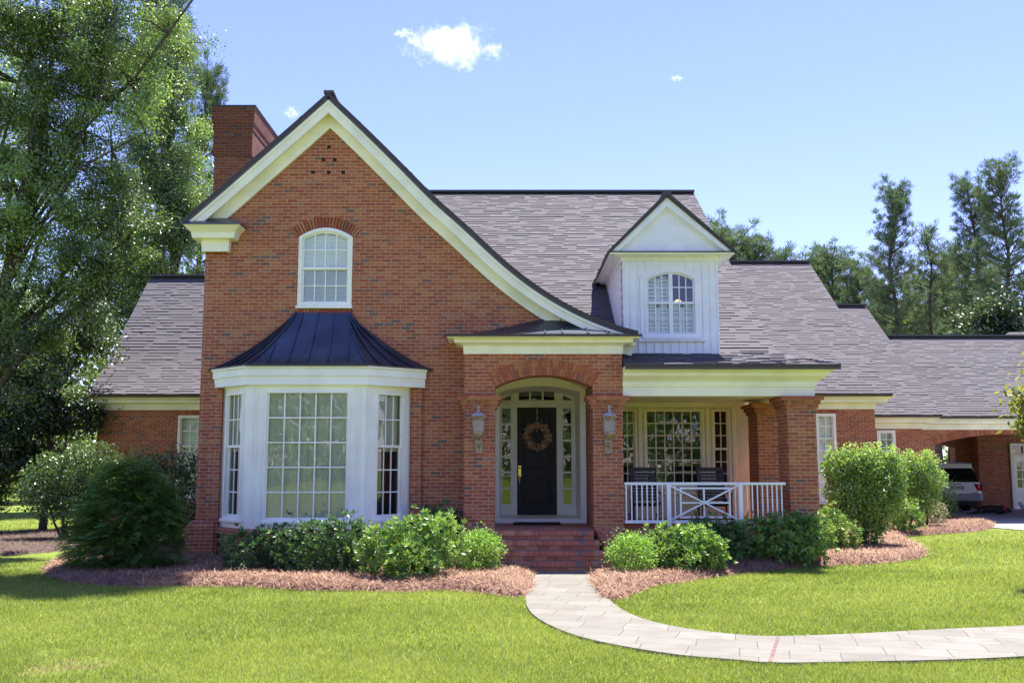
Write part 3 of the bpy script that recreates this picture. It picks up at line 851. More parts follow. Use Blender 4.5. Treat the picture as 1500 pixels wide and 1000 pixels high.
# -------------------------------------------------------- bay window
bl, br = -5.65, -1.99; cl, cr = -4.945, -2.74; YBF = 18.24
zb0, zb1 = Z(773, YBF), Z(566, YBF)
def bay_path(o=0): return [(bl, YW), (cl, YBF), (cr, YBF), (br, YW)]
mb = MB(); mb.sweep(bay_path(), [(0, 0), (0.0, 0), (0.0, zb0-0.16), (-0.15, zb0-0.16), (-0.15, 0)]); part(mb, 'bay_base', 'brick')
mb = MB(); mb.sweep(bay_path(), [(-0.15, zb0-0.17), (0.06, zb0-0.15), (0.10, zb0-0.13), (0.10, zb0-0.055), (0.02, zb0-0.02), (-0.15, zb0-0.02)]); part(mb, 'brick_sill', 'brick')
BAY = None
def bay_side(p, q, px_open, name):
    """white panel wall from plan point p to q with an opening in metres (x0,x1,z0,z1)"""
    p, q = Vector((*p, 0)), Vector((*q, 0)); L = (q-p).length; ang = math.atan2(q.y-p.y, q.x-p.x)
    m4 = Matrix.Translation(p) @ Matrix.Rotation(ang, 4, 'Z')
    x0, x1, z0, z1 = px_open
    mb = MB(m4); mb.panel([(0, zb0-0.02), (L, zb0-0.02), (L, zb1+0.1), (0, zb1+0.1)], [[(x0, z0), (x1, z0), (x1, z1), (x0, z1)]], 0, 0.12)
    o = part(mb, name, 'white')
    return m4, L, o
fz0, fz1 = Z(764, YBF), Z(572, YBF)
fx0, fx1 = X(386, 660, YBF)-cl, X(513, 660, YBF)-cl
m4, L, pf = bay_side((cl, YBF), (cr, YBF), (fx0, fx1, fz0, fz1), 'bay_panel')
window(m4 @ Matrix.Translation((fx0, -0.0, fz0)), fx1-fx0, fz1-fz0, 5, (5,), None, 0, 'curtain', 0.035, 'white', room=1.1, cw=0.026)
for a_, b_ in ((-0.001, 0.09), (L-0.09, L+0.001), (0.15, 0.172), (L-0.172, L-0.15)):
    mb = MB(m4); mb.box(a_, b_, -0.022, -0.002, zb0, zb1); part(mb, 'pilaster_moulding', 'white', pf, bevel=0.004)
m4l, LL, pfl = bay_side((bl, YW), (cl, YBF), (0.15, 0.87, fz0+0.02, fz1), 'bay_panel')
window(m4l @ Matrix.Translation((0.15, 0, fz0+0.02)), 0.72, fz1-fz0-0.02, 3, (2, 3), 0.57, 0, 'halfshade', 0.05, 'white', room=0.45)
LR_ = math.hypot(br-cr, YW-YBF)
m4r, LR, pfr = bay_side((cr, YBF), (br, YW), (LR_-0.87, LR_-0.15, fz0+0.02, fz1), 'bay_panel')
window(m4r @ Matrix.Translation((LR_-0.87, 0, fz0+0.02)), 0.72, fz1-fz0-0.02, 3, (2, 3), 0.57, 0, 'halfshade', 0.05, 'white', room=0.45)
# bay cornice: two stacked boards under a small crown
zk = Z(532.5, 18.07)-0.02
lo_ = Z(563, 18.1)
mb = MB()
mb.sweep([(-5.76, YW), (-4.955, YBF), (-2.73, YBF), (-1.76, YW)], [(-0.15, lo_), (0.10, lo_), (0.10, lo_+0.165), (0.135, lo_+0.17), (0.135, zk-0.075), (0.16, zk-0.06), (0.175, zk-0.02), (-0.15, zk-0.02)])
part(mb, 'bay_cornice', 'white')
# curved metal hood with standing seams
EV = [(-5.97, YW-0.004), (-4.975, YBF-0.18), (-2.715, YBF-0.18), (-1.56, YW-0.004)]
tzb = Z(459, YW-0.05); TL, TR = X(432, 459, YW), X(514, 459, YW)
TP = [(TL, YW-0.004), (TL+0.06, YW-0.12), (TR-0.06, YW-0.12), (TR, YW-0.004)]
prof_t = [(0, 0), (0.1, 0.055), (0.2, 0.125), (0.35, 0.252), (0.5, 0.392), (0.65, 0.548), (0.8, 0.715), (0.92, 0.875), (1.0, 1.0)]
def hood(seg, u, k):
    e = Vector(EV[seg]).lerp(Vector(EV[seg+1]), u); t = Vector(TP[seg]).lerp(Vector(TP[seg+1]), u)
    f, g = prof_t[k]; p = e.lerp(t, f); return Vector((p.x, p.y, zk+(tzb-zk)*g))
mb = MB(); nk = len(prof_t)
for s_ in range(3):
    nu = 8; vs = [hood(s_, i/nu, k) for i in range(nu+1) for k in range(nk)]
    mb.add(vs, [(i*nk+k, (i+1)*nk+k, (i+1)*nk+k+1, i*nk+k+1) for i in range(nu) for k in range(nk-1)])
bh = part(mb, 'bay_roof', 'metal_roof')
mb = MB(); mb.sweep(EV, [(-0.02, zk-0.025), (0.012, zk-0.025), (0.012, zk+0.012), (-0.02, zk+0.012)]); part(mb, 'drip_edge', 'drip', bh)
def seam(pts, w=0.022):
    mb = MB()
    for p, q in zip(pts, pts[1:]): mb.bar(Vector(p)+Vector((0, -0.004, 0.012)), Vector(q)+Vector((0, -0.004, 0.012)), w, 0.042, (0, -0.5, 0.8))
    part(mb, 'standing_seam', 'metal_roof', bh)
for e in (1, 2):
    seam([hood(min(e, 2), 0, k) for k in range(nk)], 0.03)
for ux in (0.17, 0.335, 0.5, 0.665, 0.83):
    # seams run straight down the front face
    xs_ = EV[1][0]+(EV[2][0]-EV[1][0])*ux; pts = []
    for k in range(nk):
        l, r = hood(1, 0, k), hood(1, 1, k)
        if r.x-l.x < 1e-3: break
        f = (xs_*(1-0.0)-l.x)/(r.x-l.x)
        g = 0.35*k/(nk-1); f2 = f*(1-g)+ux*g
        if f2 < 0 or f2 > 1: break
        pts.append(l.lerp(r, f2))
    if len(pts) > 1: seam(pts)
for sg in (0, 2):
    for ux in (0.22, 0.47, 0.72):
        pts = []
        for k in range(nk):
            l, r = hood(sg, 0, k), hood(sg, 1, k); pts.append(l.lerp(r, ux))
        seam(pts)

# -------------------------------------------------------- dormer
YDM = 19.5
d0, d1 = X(912.5, 440, YDM), X(1052.5, 440, YDM); dzb, dzt = 4.02, Z(376, YDM)
ww0, ww1 = X(942.5, 440, YDM), X(1022.5, 440, YDM); wzb, wzt = Z(494, YDM), Z(394, YDM)
WW, HH = ww1-ww0, wzt-wzb; RD = 0.2
mb = MB(); mb.panel([(d0, dzb), (d1, dzb), (d1, dzt), (d0, dzt)], [[(ww0+a, wzb+b) for a, b in arch_loop(WW, HH, RD, 0.0)]], YDM, YDM+0.15)
DM = part(mb, 'dormer_wall', 'dormer_white')
# cheeks with slanting boards
yt = 19.6+(dzt-4.05)/0.633
for xx, sgn in ((d0, 1), (d1, -1)):
    mb = MB(); z_ = lambda y: mainz(y)
    mb.add([(xx, YDM+0.15, dzb), (xx, YDM+0.15, dzt), (xx, yt, dzt)], [(0, 1, 2)])
    mb.add([(xx+0.1*sgn, YDM+0.15, dzb), (xx+0.1*sgn, YDM+0.15, dzt), (xx+0.1*sgn, yt, dzt)], [(2, 1, 0)])
    k = 0
    for i in range(14):   # clapboards laid parallel to the roof slope
        o0 = 0.155*i; o1 = o0+0.15
        za, zb_ = dzb+0.05+o0*1.18, dzb+0.05+o1*1.18
        if za > dzt: break
        def clip(z0): 
            ye = YDM+0.15+(dzt-z0)/0.633
            return (YDM+0.15, z0), (min(ye, yt), min(dzt, z0+0.633*(min(ye, yt)-YDM-0.15)))
        (ya, z1), (yb, z2) = clip(za); (yc, z3), (yd, z4) = clip(min(zb_, dzt))
        mb.add([(xx-0.022*sgn, ya, z1), (xx-0.022*sgn, yb, z2), (xx-0.004*sgn, yd, z4), (xx-0.004*sgn, yc, z3), (xx, ya, z1), (xx, yb, z2)], [(0, 1, 2, 3), (0, 4, 5, 1)])
    part(mb, 'dormer_cheek', 'dormer_white')
# battens
mb = MB()
xs = [914, 924.5, 935.5, 1030, 1041, 1051]
for px in xs:
    x = X(px, 440, YDM); mb.box(x-0.014, x+0.014, YDM-0.022, YDM-0.001, dzb, dzt)
for px in (947, 959, 971, 983, 995, 1007, 1019):
    x = X(px, 440, YDM); zz = wzt-RD*((2*(x-ww0)/WW-1)**2)
    mb.box(x-0.014, x+0.014, YDM-0.022, YDM-0.001, zz+0.06, dzt); mb.box(x-0.014, x+0.014, YDM-0.022, YDM-0.001, dzb, wzb-0.09)
part(mb, 'batten', 'dormer_white', DM)
mb = MB(); mb.box(ww0-0.12, ww1+0.12, YDM-0.07, YDM-0.001, wzb-0.085, wzb-0.03); part(mb, 'window_ledge', 'dormer_white', DM)
wd = window(T(ww0, YDM-0.01, wzb), WW, HH, 2, (1, 1), 0.50, RD, None, 0.06, 'dormer_white', room=0)
# twin sashes: centre mullion and muntins
mb = MB(); mb.box(ww0+WW/2-0.04, ww0+WW/2+0.04, YDM-0.02, YDM+0.05, wzb+0.05, wzt-0.07)
tp = lambda x: wzt-RD*((2*(x-ww0)/WW-1)**2)-0.1
for s0 in (ww0+0.105, ww0+WW/2+0.04):
    s1 = s0+WW/2-0.145
    for f in (1/3, 2/3):
        x = s0+(s1-s0)*f; mb.box(x-0.01, x+0.01, YDM+0.0, YDM+0.03, wzb+0.1, tp(x))
    for z in (wzb+HH*0.27, wzb+HH*0.73): mb.box(s0, s1, YDM+0.002, YDM+0.028, z-0.01, z+0.01)
mb.build('mullion', M['dormer_white'], wd)
def louv(x0, x1, z0, z1):
    mb = MB(); y = YDM+0.15
    for a, b in ((x0, (x0+x1)/2-0.003), ((x0+x1)/2+0.003, x1)):
        mb.box(a, a+0.045, y, y+0.03, z0, z1); mb.box(b-0.045, b, y, y+0.03, z0, z1); mb.box(a, b, y, y+0.03, z0, z0+0.05); mb.box(a, b, y, y+0.03, z1-0.05, z1)
        k = int((z1-z0-0.1)/0.07)
        for i in range(k):
            z = z0+0.05+(i+0.5)*(z1-z0-0.1)/k; mb.bar((a+0.045, y+0.015, z), (b-0.045, y+0.015, z), 0.012, 0.06, (0, -0.3, 1))
    mb.build('shutter', M['louvre'], wd)
louv(ww0+0.06, ww0+WW/2-0.01, wzb+HH*0.5, wzt-0.12); louv(ww0+0.06, ww0+WW/2-0.01, wzb+0.06, wzb+HH*0.49); louv(ww0+WW/2+0.01, ww1-0.06, wzb+0.06, wzb+HH*0.49)
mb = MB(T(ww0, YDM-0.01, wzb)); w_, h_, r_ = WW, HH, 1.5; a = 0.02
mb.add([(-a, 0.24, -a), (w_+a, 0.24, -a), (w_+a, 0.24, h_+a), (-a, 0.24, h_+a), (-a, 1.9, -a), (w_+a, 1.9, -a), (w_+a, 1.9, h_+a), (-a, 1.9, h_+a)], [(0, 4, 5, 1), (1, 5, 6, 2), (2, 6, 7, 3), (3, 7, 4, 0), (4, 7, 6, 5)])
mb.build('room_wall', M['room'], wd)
# lit lamp seen inside
p = at(993, 441, YDM+0.9); mb = MB(); mb.lathe([(0.015, 0.035), (0.03, 0.033), (0.075, 0.0), (0.07, -0.005)], 14, p)
lampm = NT('lit_lamp_shade'); e_ = lampm.n('ShaderNodeEmission'); e_.inputs[0].default_value = (1, 0.62, 0.25, 1); e_.inputs[1].default_value = 0.5; lampm.l(e_.outputs[0], lampm.out.inputs[0])
mb.build('lamp_shade', lampm.m, wd)
# arched casing
mb = MB(T(ww0, YDM, wzb)); o_ = [(x-0.0, z) for x, z in arch_loop(WW, HH, RD, -0.07)]
mb.ring([(x, max(z, -0.03)) for x, z in o_], [(x, max(z, 0)) for x, z in arch_loop(WW, HH, RD, 0.0)], -0.03, -0.001); part(mb, 'window_casing', 'dormer_white', DM)
# dormer cornice and pediment
dze = Z(368, 19.15)
mb = MB()
mb.sweep([(d0, yt-0.2), (d0, YDM), (d1, YDM), (d1, yt-0.2)], [(0, dzt-0.10), (0.03, dzt-0.09), (0.04, dzt-0.02), (0.17, dzt+0.0), (0.19, dzt+0.07), (0.29, dze-0.04), (0.30, dze-0.012), (0, dze-0.012)])
part(mb, 'dormer_cornice', 'dormer_white')
mb = MB(); mb.box(d0-0.31, d1+0.31, YDM-0.315, YDM+0.02, dze-0.011, dze+0.014); part(mb, 'dormer_drip_edge', 'drip', DM)
ax, az = X(977, 284, 19.2), Z(284, 19.2); xe0, xe1 = d0-0.33, d1+0.33
mb = MB(); mb.panel([(xe0+0.12, dze+0.014), (xe1-0.12, dze+0.014), (ax, az-0.13)], [], YDM-0.16, YDM+0.05); part(mb, 'pediment', 'dormer_white')
mb = MB()
for f in (0.16,):
    A = [(xe0, dze+0.0), (ax, az-0.03), (xe1, dze+0.0)]
    mb.band(A, [(xe0+0.22, dze+0.015), (ax, az-0.25), (xe1-0.22, dze+0.015)], YDM-0.27, YDM-0.16)
    mb.band([(xe0+0.22, dze+0.015), (ax, az-0.25), (xe1-0.22, dze+0.015)], [(xe0+0.27, dze+0.015), (ax, az-0.30), (xe1-0.27, dze+0.015)], YDM-0.19, YDM-0.161)
part(mb, 'pediment_rake', 'dormer_white')
mb = MB()
for xe, s_ in ((xe0, 5), (xe1, 6)):
    zr_ = lambda t, : 0
    pr2 = [(xe, dze), (ax, az)]
    n2 = len(resample(pr2, 0.19))
    def ye2(t, pr2=pr2): 
        z = pr2[0][1]+(pr2[1][1]-pr2[0][1])*t; return 19.6+(z-4.05)/0.633+0.1
    shingles(mb, pr2, YDM-0.31, ye2, axis='X', seed=s_, thick=0.05)
mb.bar((ax, YDM-0.32, az+0.015), (ax, 24.8, az+0.015), 0.16, 0.05)
part(mb, 'dormer_roof', 'shingle')
mb = MB(); mb.band([(xe0-0.02, dze-0.01), (ax, az+0.045), (xe1+0.02, dze-0.01)], [(xe0+0.0, dze-0.03), (ax, az-0.035), (xe1-0.0, dze-0.03)], YDM-0.335, YDM-0.305); part(mb, 'dormer_rake_edge', 'drip', DM)

# -------------------------------------------------------- wings
def wing(x0, x1, wall0, wall1, yw, prof, wins, seed, name='wing', right=True, left=True, holes=(), base=0.0):
    ye, ze = prof[0]; yr, zr_ = prof[-1]
    top = ze-0.42
    mb = MB()
    hs = [[(a, c), (b, c), (b, d), (a, d)] for a, b, c, d in wins] + list(holes)
    mb.panel([(wall0, base), (wall1, base), (wall1, ze-0.1), (wall0, ze-0.1)], hs, yw, yw+0.2)
    part(mb, 'wing_wall', 'brick')
    mb = MB(); shingles(mb, prof, x0, x1, seed=seed, course=0.148); part(mb, 'wing_roof', 'shingle')
    mb = MB(); shingles(mb, [(2*yr-a, z) for a, z in prof], x0, x1, seed=seed, detail=False); part(mb, 'rear_roof', 'shingle')
    mb = MB(); mb.bar((x0, yr, zr_+0.03), (x1, yr, zr_+0.03), 0.3, 0.06); part(mb, 'ridge_cap', 'shingle')
    o = yw-ye
    pth = [(wall0, yw), (wall1, yw), (wall1, yw+1.0)] if right else [(wall0, yw+1.0), (wall0, yw), (wall1, yw)]
    mb = MB(); mb.sweep(pth, [(0, top), (0.03, top), (0.04, top+0.16), (0.06, top+0.175), (o*0.55, top+0.19), (o*0.58, top+0.26), (o*0.9, ze-0.06), (o*0.93, ze-0.035), (0, ze-0.035)]); part(mb, 'wing_cornice', 'trim')
    mb = MB(); mb.box(x0+0.01, x1-0.01, ye-0.012, ye+0.05, ze-0.034, ze-0.004); part(mb, 'eave_drip_edge', 'drip')
    for xx, on in ((wall1-0.104, right), (wall0+0.104, left)):
        if not on: continue
        mb = MB(); 
        def zpro(y):
            for (a, za), (b, zb) in zip(prof, prof[1:]):
                if a <= y <= b: return za+(zb-za)*(y-a)/(b-a)
        cl_ = [(yw+0.004, zpro(yw+0.004))] + [q for q in prof if q[0] > yw+0.05]
        P_ = [(yw+0.004, base), (2*yr-yw, base)] + [(2*yr-a, z-0.12) for a, z in cl_[:-1]] + [(a, z-0.12) for a, z in cl_[::-1]]
        mb.add([(xx+0.1, a, z) for a, z in P_], [tuple(range(len(P_)))]); mb.add([(xx-0.1, a, z) for a, z in P_], [tuple(range(len(P_)-1, -1, -1))])
        part(mb, 'wing_end_wall', 'brick')
# left wing
lw0, lw1 = X(260.5, 640, 27.5), X(322, 640, 27.5); lz0, lz1 = 0.9, Z(608, 27.5)
wing(-11.93, -5.9, X(142, 640, 27.5), -5.9, 27.5, [(27.0, 3.76), (27.6, 4.12), (28.4, 4.75), (31.5, 7.93)], [(lw0, lw1, lz0, lz1)], 31, right=False, left=True)
window(T(lw0, 27.48, lz0), lw1-lw0, lz1-lz0, 4, (2, 2), 0.62, 0, 'shutter', 0.07, 'trim', shut_from=0.0)
mb = MB(); brick_row(mb, lw0-0.1, lw1+0.1, 27.49, 27.6, lz1+0.0, lz1+0.21, 0.0677, seed=9); part(mb, 'brick_lintel', 'brick_unit')
# wing 2
YW2 = 28.0
a0, a1 = X(1194.5, 660, YW2), X(1225.5, 660, YW2); b0, b1 = Z(697, YW2), Z(605.5, YW2)
p0, p1 = Z(738, YW2), b0
wing(5.3, 10.82, 5.3, X(1282, 620, YW2), YW2, [(27.5, 3.81), (34.7, 9.08)], [(a0, a1, p0, b1)], 32, left=False)
window(T(a0, YW2-0.02, b0), a1-a0, b1-b0, 2, (2, 3), 0.60, 0, 'shutter', 0.07, 'white')
mb = MB(); mb.box(a0, a1, YW2-0.01, YW2+0.06, p0, p1-0.046); o = part(mb, 'window_apron', 'white')
rc = lambda i: [(a0+0.08+i, p0+0.06+i), (a1-0.08-i, p0+0.06+i), (a1-0.08-i, p1-0.2-i), (a0+0.08+i, p1-0.2-i)]
mb = MB(); mb.ring(rc(0), rc(0.03), YW2-0.03, YW2-0.0105); part(mb, 'panel_moulding', 'white', o)
mb = MB(); brick_row(mb, a0-0.1, a1+0.1, YW2-0.008, YW2+0.1, b1, b1+0.21, 0.0677, seed=10); part(mb, 'brick_lintel', 'brick_unit')
# wing 3
YW3 = 31.0
a0, a1 = X(1284, 640, YW3), X(1311, 640, YW3); b0, b1 = Z(672, YW3), Z(630, YW3)
wing(10.4, 13.53, 10.3, X(1352, 640, YW3), YW3, [(30.5, 3.35), (36.7, 7.80)], [(a0, a1, b0, b1)], 33, left=False)
window(T(a0, YW3-0.02, b0), a1-a0, b1-b0, 2, (3, 2), None, 0, 'shutter', 0.08, 'white', shut_from=0.001, shut_to=0.98)
# breezeway
YW4 = 31.7
c0, c1 = X(1369, 660, YW4), 18.6; zs4, zc4 = Z(651, YW4), Z(635.5, YW4)
A4 = arc((c0+c1)/2, (c1-c0)/2, zs4, zc4-zs4, 24)
hole = None
x0, x1 = X(1352, 640, YW4)-0.3, 23.0
ye, ze, yr, zr_ = 31.2, 3.34, 35.5, 6.46
mb = MB(); mb.panel([(x0, 0), (c0, 0)] + A4 + [(c1, 0), (x1, 0), (x1, ze-0.1), (x0, ze-0.1)], [], YW4, YW4+0.5); part(mb, 'breezeway_wall', 'brick')
brick_arch((c0+c1)/2, zs4, (c1-c0)/2, zc4-zs4, 0.24, YW4-0.006, YW4+0.3, 78)
mb = MB(); shingles(mb, [(ye, ze), (yr, zr_)], 12.9, 24.0, seed=34, course=0.148); part(mb, 'breezeway_roof', 'shingle')
mb = MB(); shingles(mb, [(2*yr-ye, ze), (yr, zr_)], 12.9, 24.0, seed=34, detail=False); part(mb, 'rear_roof', 'shingle')
mb = MB(); mb.bar((12.9, yr, zr_+0.03), (24.0, yr, zr_+0.03), 0.3, 0.06); part(mb, 'ridge_cap', 'shingle')
top = ze-0.42; o = 0.5
mb = MB(); mb.sweep([(x0+0.3, YW4), (x1, YW4)], [(0, top), (0.03, top), (0.04, top+0.16), (0.06, top+0.175), (o*0.55, top+0.19), (o*0.58, top+0.26), (o*0.9, ze-0.06), (o*0.93, ze-0.035), (0, ze-0.035)]); part(mb, 'wing_cornice', 'trim')
mb = MB(); mb.box(13.0, 23.9, ye-0.012, ye+0.05, ze-0.034, ze-0.004); part(mb, 'eave_drip_edge', 'drip')
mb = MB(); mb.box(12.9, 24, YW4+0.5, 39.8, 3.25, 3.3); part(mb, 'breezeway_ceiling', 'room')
mb = MB(); mb.box(12.9, 13.1, YW4+0.5, 39.8, 0, 3.25); part(mb, 'breezeway_side_wall', 'brick')

# -------------------------------------------------------- garage behind the breezeway
GAR = thing('garage', 'red brick garage behind the breezeway with white glazed door', 'garage', (20, 40, 0))
ox = X(1401, 700, 40.0)
mb = MB(); A5 = arc(ox-1.9, 1.9, 2.45, 0.35, 16)
mb.panel([(13.0, 0), (ox-3.8, 0)] + A5 + [(ox, 0), (24, 0), (24, 3.24), (13.0, 3.24)], [], 40.0, 40.45); part(mb, 'wall', 'brick', GAR)
g0 = X(1435, 700, 39.4); gd0, gd1 = X(1481, 700, 39.4), X(1481, 700, 39.4)+1.25
gz = Z(649, 39.4)
mb = MB(); mb.panel([(g0, 0), (gd0, 0), (gd0, gz), (gd1, gz), (gd1, 0), (24, 0), (24, 3.24), (g0, 3.24)], [], 39.4, 39.99); part(mb, 'wall_pier', 'brick', GAR)
mb = MB(); mb.ring([(gd0, 0.001), (gd1, 0.001), (gd1, gz), (gd0, gz)], [(gd0+0.14, 0.03), (gd1-0.14, 0.03), (gd1-0.14, gz-0.1), (gd0+0.14, gz-0.1)], 39.34, 39.6); mb.box(gd0+0.1, gd1-0.1, 39.36, 39.55, gz-0.52, gz-0.42)
mb.box(gd0+0.55, gd0+0.6, 39.38, 39.5, gz-0.42, gz-0.1)
gf = part(mb, 'door_frame', 'trim', GAR)
mb = MB(); x0, x1 = gd0+0.14, gd1-0.14; z1 = gz-0.52
mb.panel([(x0, 0.03), (x1, 0.03), (x1, z1), (x0, z1)], [[(x0+0.14+0.24*i, 0.85+0.36*j), (x0+0.34+0.24*i, 0.85+0.36*j), (x0+0.34+0.24*i, 1.17+0.36*j), (x0+0.14+0.24*i, 1.17+0.36*j)] for i in range(3) for j in range(3)], 39.45, 39.5)
gdoor = part(mb, 'door', 'white', GAR)
mb = MB(); mb.add([(x0+0.1, 39.48, 0.8), (x1-0.1, 39.48, 0.8), (x1-0.1, 39.48, z1-0.05), (x0+0.1, 39.48, z1-0.05)], [(0, 1, 2, 3)]); part(mb, 'pane', 'glass', gdoor)
mb = MB(); mb.add([(x0+0.0, 39.45, gz-0.41), (x1, 39.45, gz-0.41), (x1, 39.45, gz-0.1), (x0, 39.45, gz-0.1)], [(0, 1, 2, 3)]); part(mb, 'pane', 'glass', gf)
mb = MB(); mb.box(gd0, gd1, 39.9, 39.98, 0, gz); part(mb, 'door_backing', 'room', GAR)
rx, ry, rz_ = 23.3, 45.0, 7.9
mb = MB()
mb.add([(16.5, 39.7, 3.3), (32, 39.7, 3.3), (32, 50.3, 3.3), (16.5, 50.3, 3.3), (rx, ry, rz_), (32, ry, rz_)], [(0, 1, 5, 4), (2, 3, 4, 5), (3, 0, 4), (0, 3, 2, 1), (1, 2, 5)])
part(mb, 'roof', 'shingle', GAR)
# ================================================================== THINGS ON AND AROUND THE HOUSE
M['lantern'] = simple('weathered_verdigris_bronze', (0.34, 0.25, 0.18), 0.55, 0.35, 0.5, vary=0.35, scale=25)
M['lantern_cap'] = simple('chalky_weathered_cap', (0.38, 0.33, 0.36), 0.6, 0.2, 0.5, vary=0.25, scale=20)
def frosted():
    t = NT('seeded_lantern_glass')
    tr = t.n('ShaderNodeBsdfTransparent'); tr.inputs[0].default_value = (0.85, 0.83, 0.82, 1)
    p = t.n('ShaderNodeBsdfPrincipled'); p.inputs['Base Color'].default_value = (0.62, 0.56, 0.56, 1); p.inputs['Roughness'].default_value = 0.12
    mx = t.n('ShaderNodeMixShader'); mx.inputs[0].default_value = 0.45
    t.l(tr.outputs[0], mx.inputs[1]); t.l(p.outputs[0], mx.inputs[2]); t.l(mx.outputs[0], t.out.inputs[0]); return t.m
M['lglass'] = frosted()
M['candle'] = simple('ivory_candle_tube', (0.72, 0.66, 0.55), 0.5)
def make_lantern(px, label):
    y = 18.17
    L = thing('wall_lantern', label, 'wall lantern', (X(px, 640, y), y, Z(664, y)), 0, 'wall lanterns beside the front door')
    zb = L.location.z; h = lambda py: Z(py, y)-zb
    mb = MB(); mb.lathe([(0.0, h(593)), (0.022, h(594)), (0.028, h(597)), (0.016, h(599)), (0.03, h(600.5)), (0.022, h(602)), (0.03, h(603.5)), (0.09, h(604.5)), (0.125, h(608)), (0.132, h(609.5))], 24)
    mb.build('cap', M['lantern_cap'], L, world=False, smooth=True)
    mb = MB(); mb.lathe([(0.175, h(609.4)), (0.172, h(610.4)), (0.14, h(613.5)), (0.125, h(615.5)), (0.118, h(615.5)), (0.12, h(609.6))], 6, rot=math.pi/6); mb.build('brim', M['lantern'], L, world=False, bevel=0.003)
    # six glazed sides with ribs
    r0, r1 = 0.122, 0.108
    for k in range(6):
        a, b = math.pi/6+k*math.pi/3, math.pi/6+(k+1)*math.pi/3
        mb = MB(); mb.add([(r0*math.cos(a), r0*math.sin(a), h(615.5)), (r0*math.cos(b), r0*math.sin(b), h(615.5)), (r1*math.cos(b), r1*math.sin(b), h(633)), (r1*math.cos(a), r1*math.sin(a), h(633))], [(0, 3, 2, 1)])
        mb.build('glass_side', M['lglass'], L, world=False)
    for k in range(6):
        a = math.pi/6+k*math.pi/3
        mb = MB(); mb.bar((r0*math.cos(a), r0*math.sin(a), h(615)), (r1*math.cos(a), r1*math.sin(a), h(634)), 0.016, 0.016); mb.build('rib', M['lantern'], L, world=False)
    mb = MB(); mb.lathe([(0.114, h(632.5)), (0.116, h(634)), (0.10, h(637)), (0.07, h(640)), (0.035, h(642)), (0.02, h(643.5)), (0.0, h(644))], 24); mb.build('bowl', M['lantern'], L, world=False, smooth=True)
    mb = MB(); mb.lathe([(0.02, h(633)), (0.02, h(621)), (0.0, h(620.5))], 10); mb.lathe([(0.018, 0), (0.025, 0.02), (0.0, 0.07)], 10, (0, 0, h(621))); mb.build('candle', M['candle'], L, world=False, smooth=True)
    d = 18.4-y
    mb = MB(); mb.box(-0.075, 0.075, d-0.035, d-0.002, h(664), h(641)); o = mb.build('back_plate', M['lantern'], L, world=False, bevel=0.012, segs=2)
    mb = MB(); mb.tube([(0, d-0.03, h(652)), (0, d-0.12, h(655)), (0, d-0.2, h(651)), (0, 0.0, h(643))], [0.022, 0.02, 0.018, 0.018], 8); mb.build('arm', M['lantern'], L, world=False, smooth=True)
    return L
make_lantern(700.8, 'weathered bronze lantern on the brick pier left of the front door')
make_lantern(893, 'weathered bronze lantern on the brick pier between door and porch railing')

# wreath
wy = 21.93
wc = at(787, 639, wy)
WR = thing('door_wreath', 'round wreath of pink blossom hanging on the black front door', 'wreath', wc)
def wreath():
    R0 = 0.235
    mb = MB(); ring = [(R0*math.cos(t), 0, R0*math.sin(t)) for t in np.linspace(0, 2*math.pi, 33)]
    mb.tube(ring, 0.035, 8); mb.build('twig_ring', M['bark'], WR, world=False, smooth=True)
    def scat(n, ls, ws, r_s, seed):
        g = np.random.default_rng(seed); t = g.uniform(0, 2*np.pi, n); rr = R0 + g.normal(0, r_s, n)
        C = np.stack([rr*np.cos(t), -np.abs(g.normal(0.03, 0.02, n)), rr*np.sin(t)], 1)
        D = np.stack([np.cos(t)+g.normal(0, .9, n), -0.3-np.abs(g.normal(0, .5, n)), np.sin(t)+g.normal(0, .9, n)], 1)
        return leaf_quads(C, D, ls, ws, g), g.random(n)
    V, tn = scat(520, 0.055, 0.024, 0.045, 3); np_mesh('foliage', V, 4, leaf_mat('wreath_leaf', (0.03, 0.06, 0.015), (0.14, 0.16, 0.05), 0.3, 0.05), WR, tn)
    V, tn = scat(2000, 0.036, 0.03, 0.036, 4); np_mesh('blossom', V, 4, leaf_mat('pink_blossom', (0.72, 0.36, 0.30), (0.92, 0.74, 0.64), 0.25, 0.03), WR, tn)
    mb = MB(); mb.box(-0.012, 0.012, -0.004, 0.0, R0, Z(597.5, wy)-wc.z); mb.build('hanging_ribbon', M['lantern_cap'], WR, world=False)
def leaf_quads(C, D, length, width, g, N=None, fold=0.0):
    n = len(C); D = D/np.maximum(np.linalg.norm(D, axis=1, keepdims=True), 1e-6)
    if N is None: N = g.normal(0, 1, (n, 3))
    Sd = np.cross(D, N); Sd /= np.maximum(np.linalg.norm(Sd, axis=1, keepdims=True), 1e-6)
    l = length*g.uniform(0.65, 1.25, (n, 1)); w = width*g.uniform(0.7, 1.2, (n, 1))/2
    V = np.empty((n, 4, 3))
    V[:, 0] = C; V[:, 1] = C+D*l*0.5+Sd*w; V[:, 2] = C+D*l; V[:, 3] = C+D*l*0.5-Sd*w
    return V.reshape(-1, 3)
wreath()

# doormat
mp = at(787, 764, 20.1)
mb = MB(); mb.box(X(752.5, 765, 20.1), X(821, 765, 20.1), 19.78, 20.33, FZ+0.002, FZ+0.03)
tag(mb.build('doormat', simple('black_rubber_mat', (0.012, 0.012, 0.014), 0.8, vary=0.2, scale=30, bumpy=0.5), bevel=0.008), 'black rubber doormat lying on the brick landing before the front door', 'doormat')

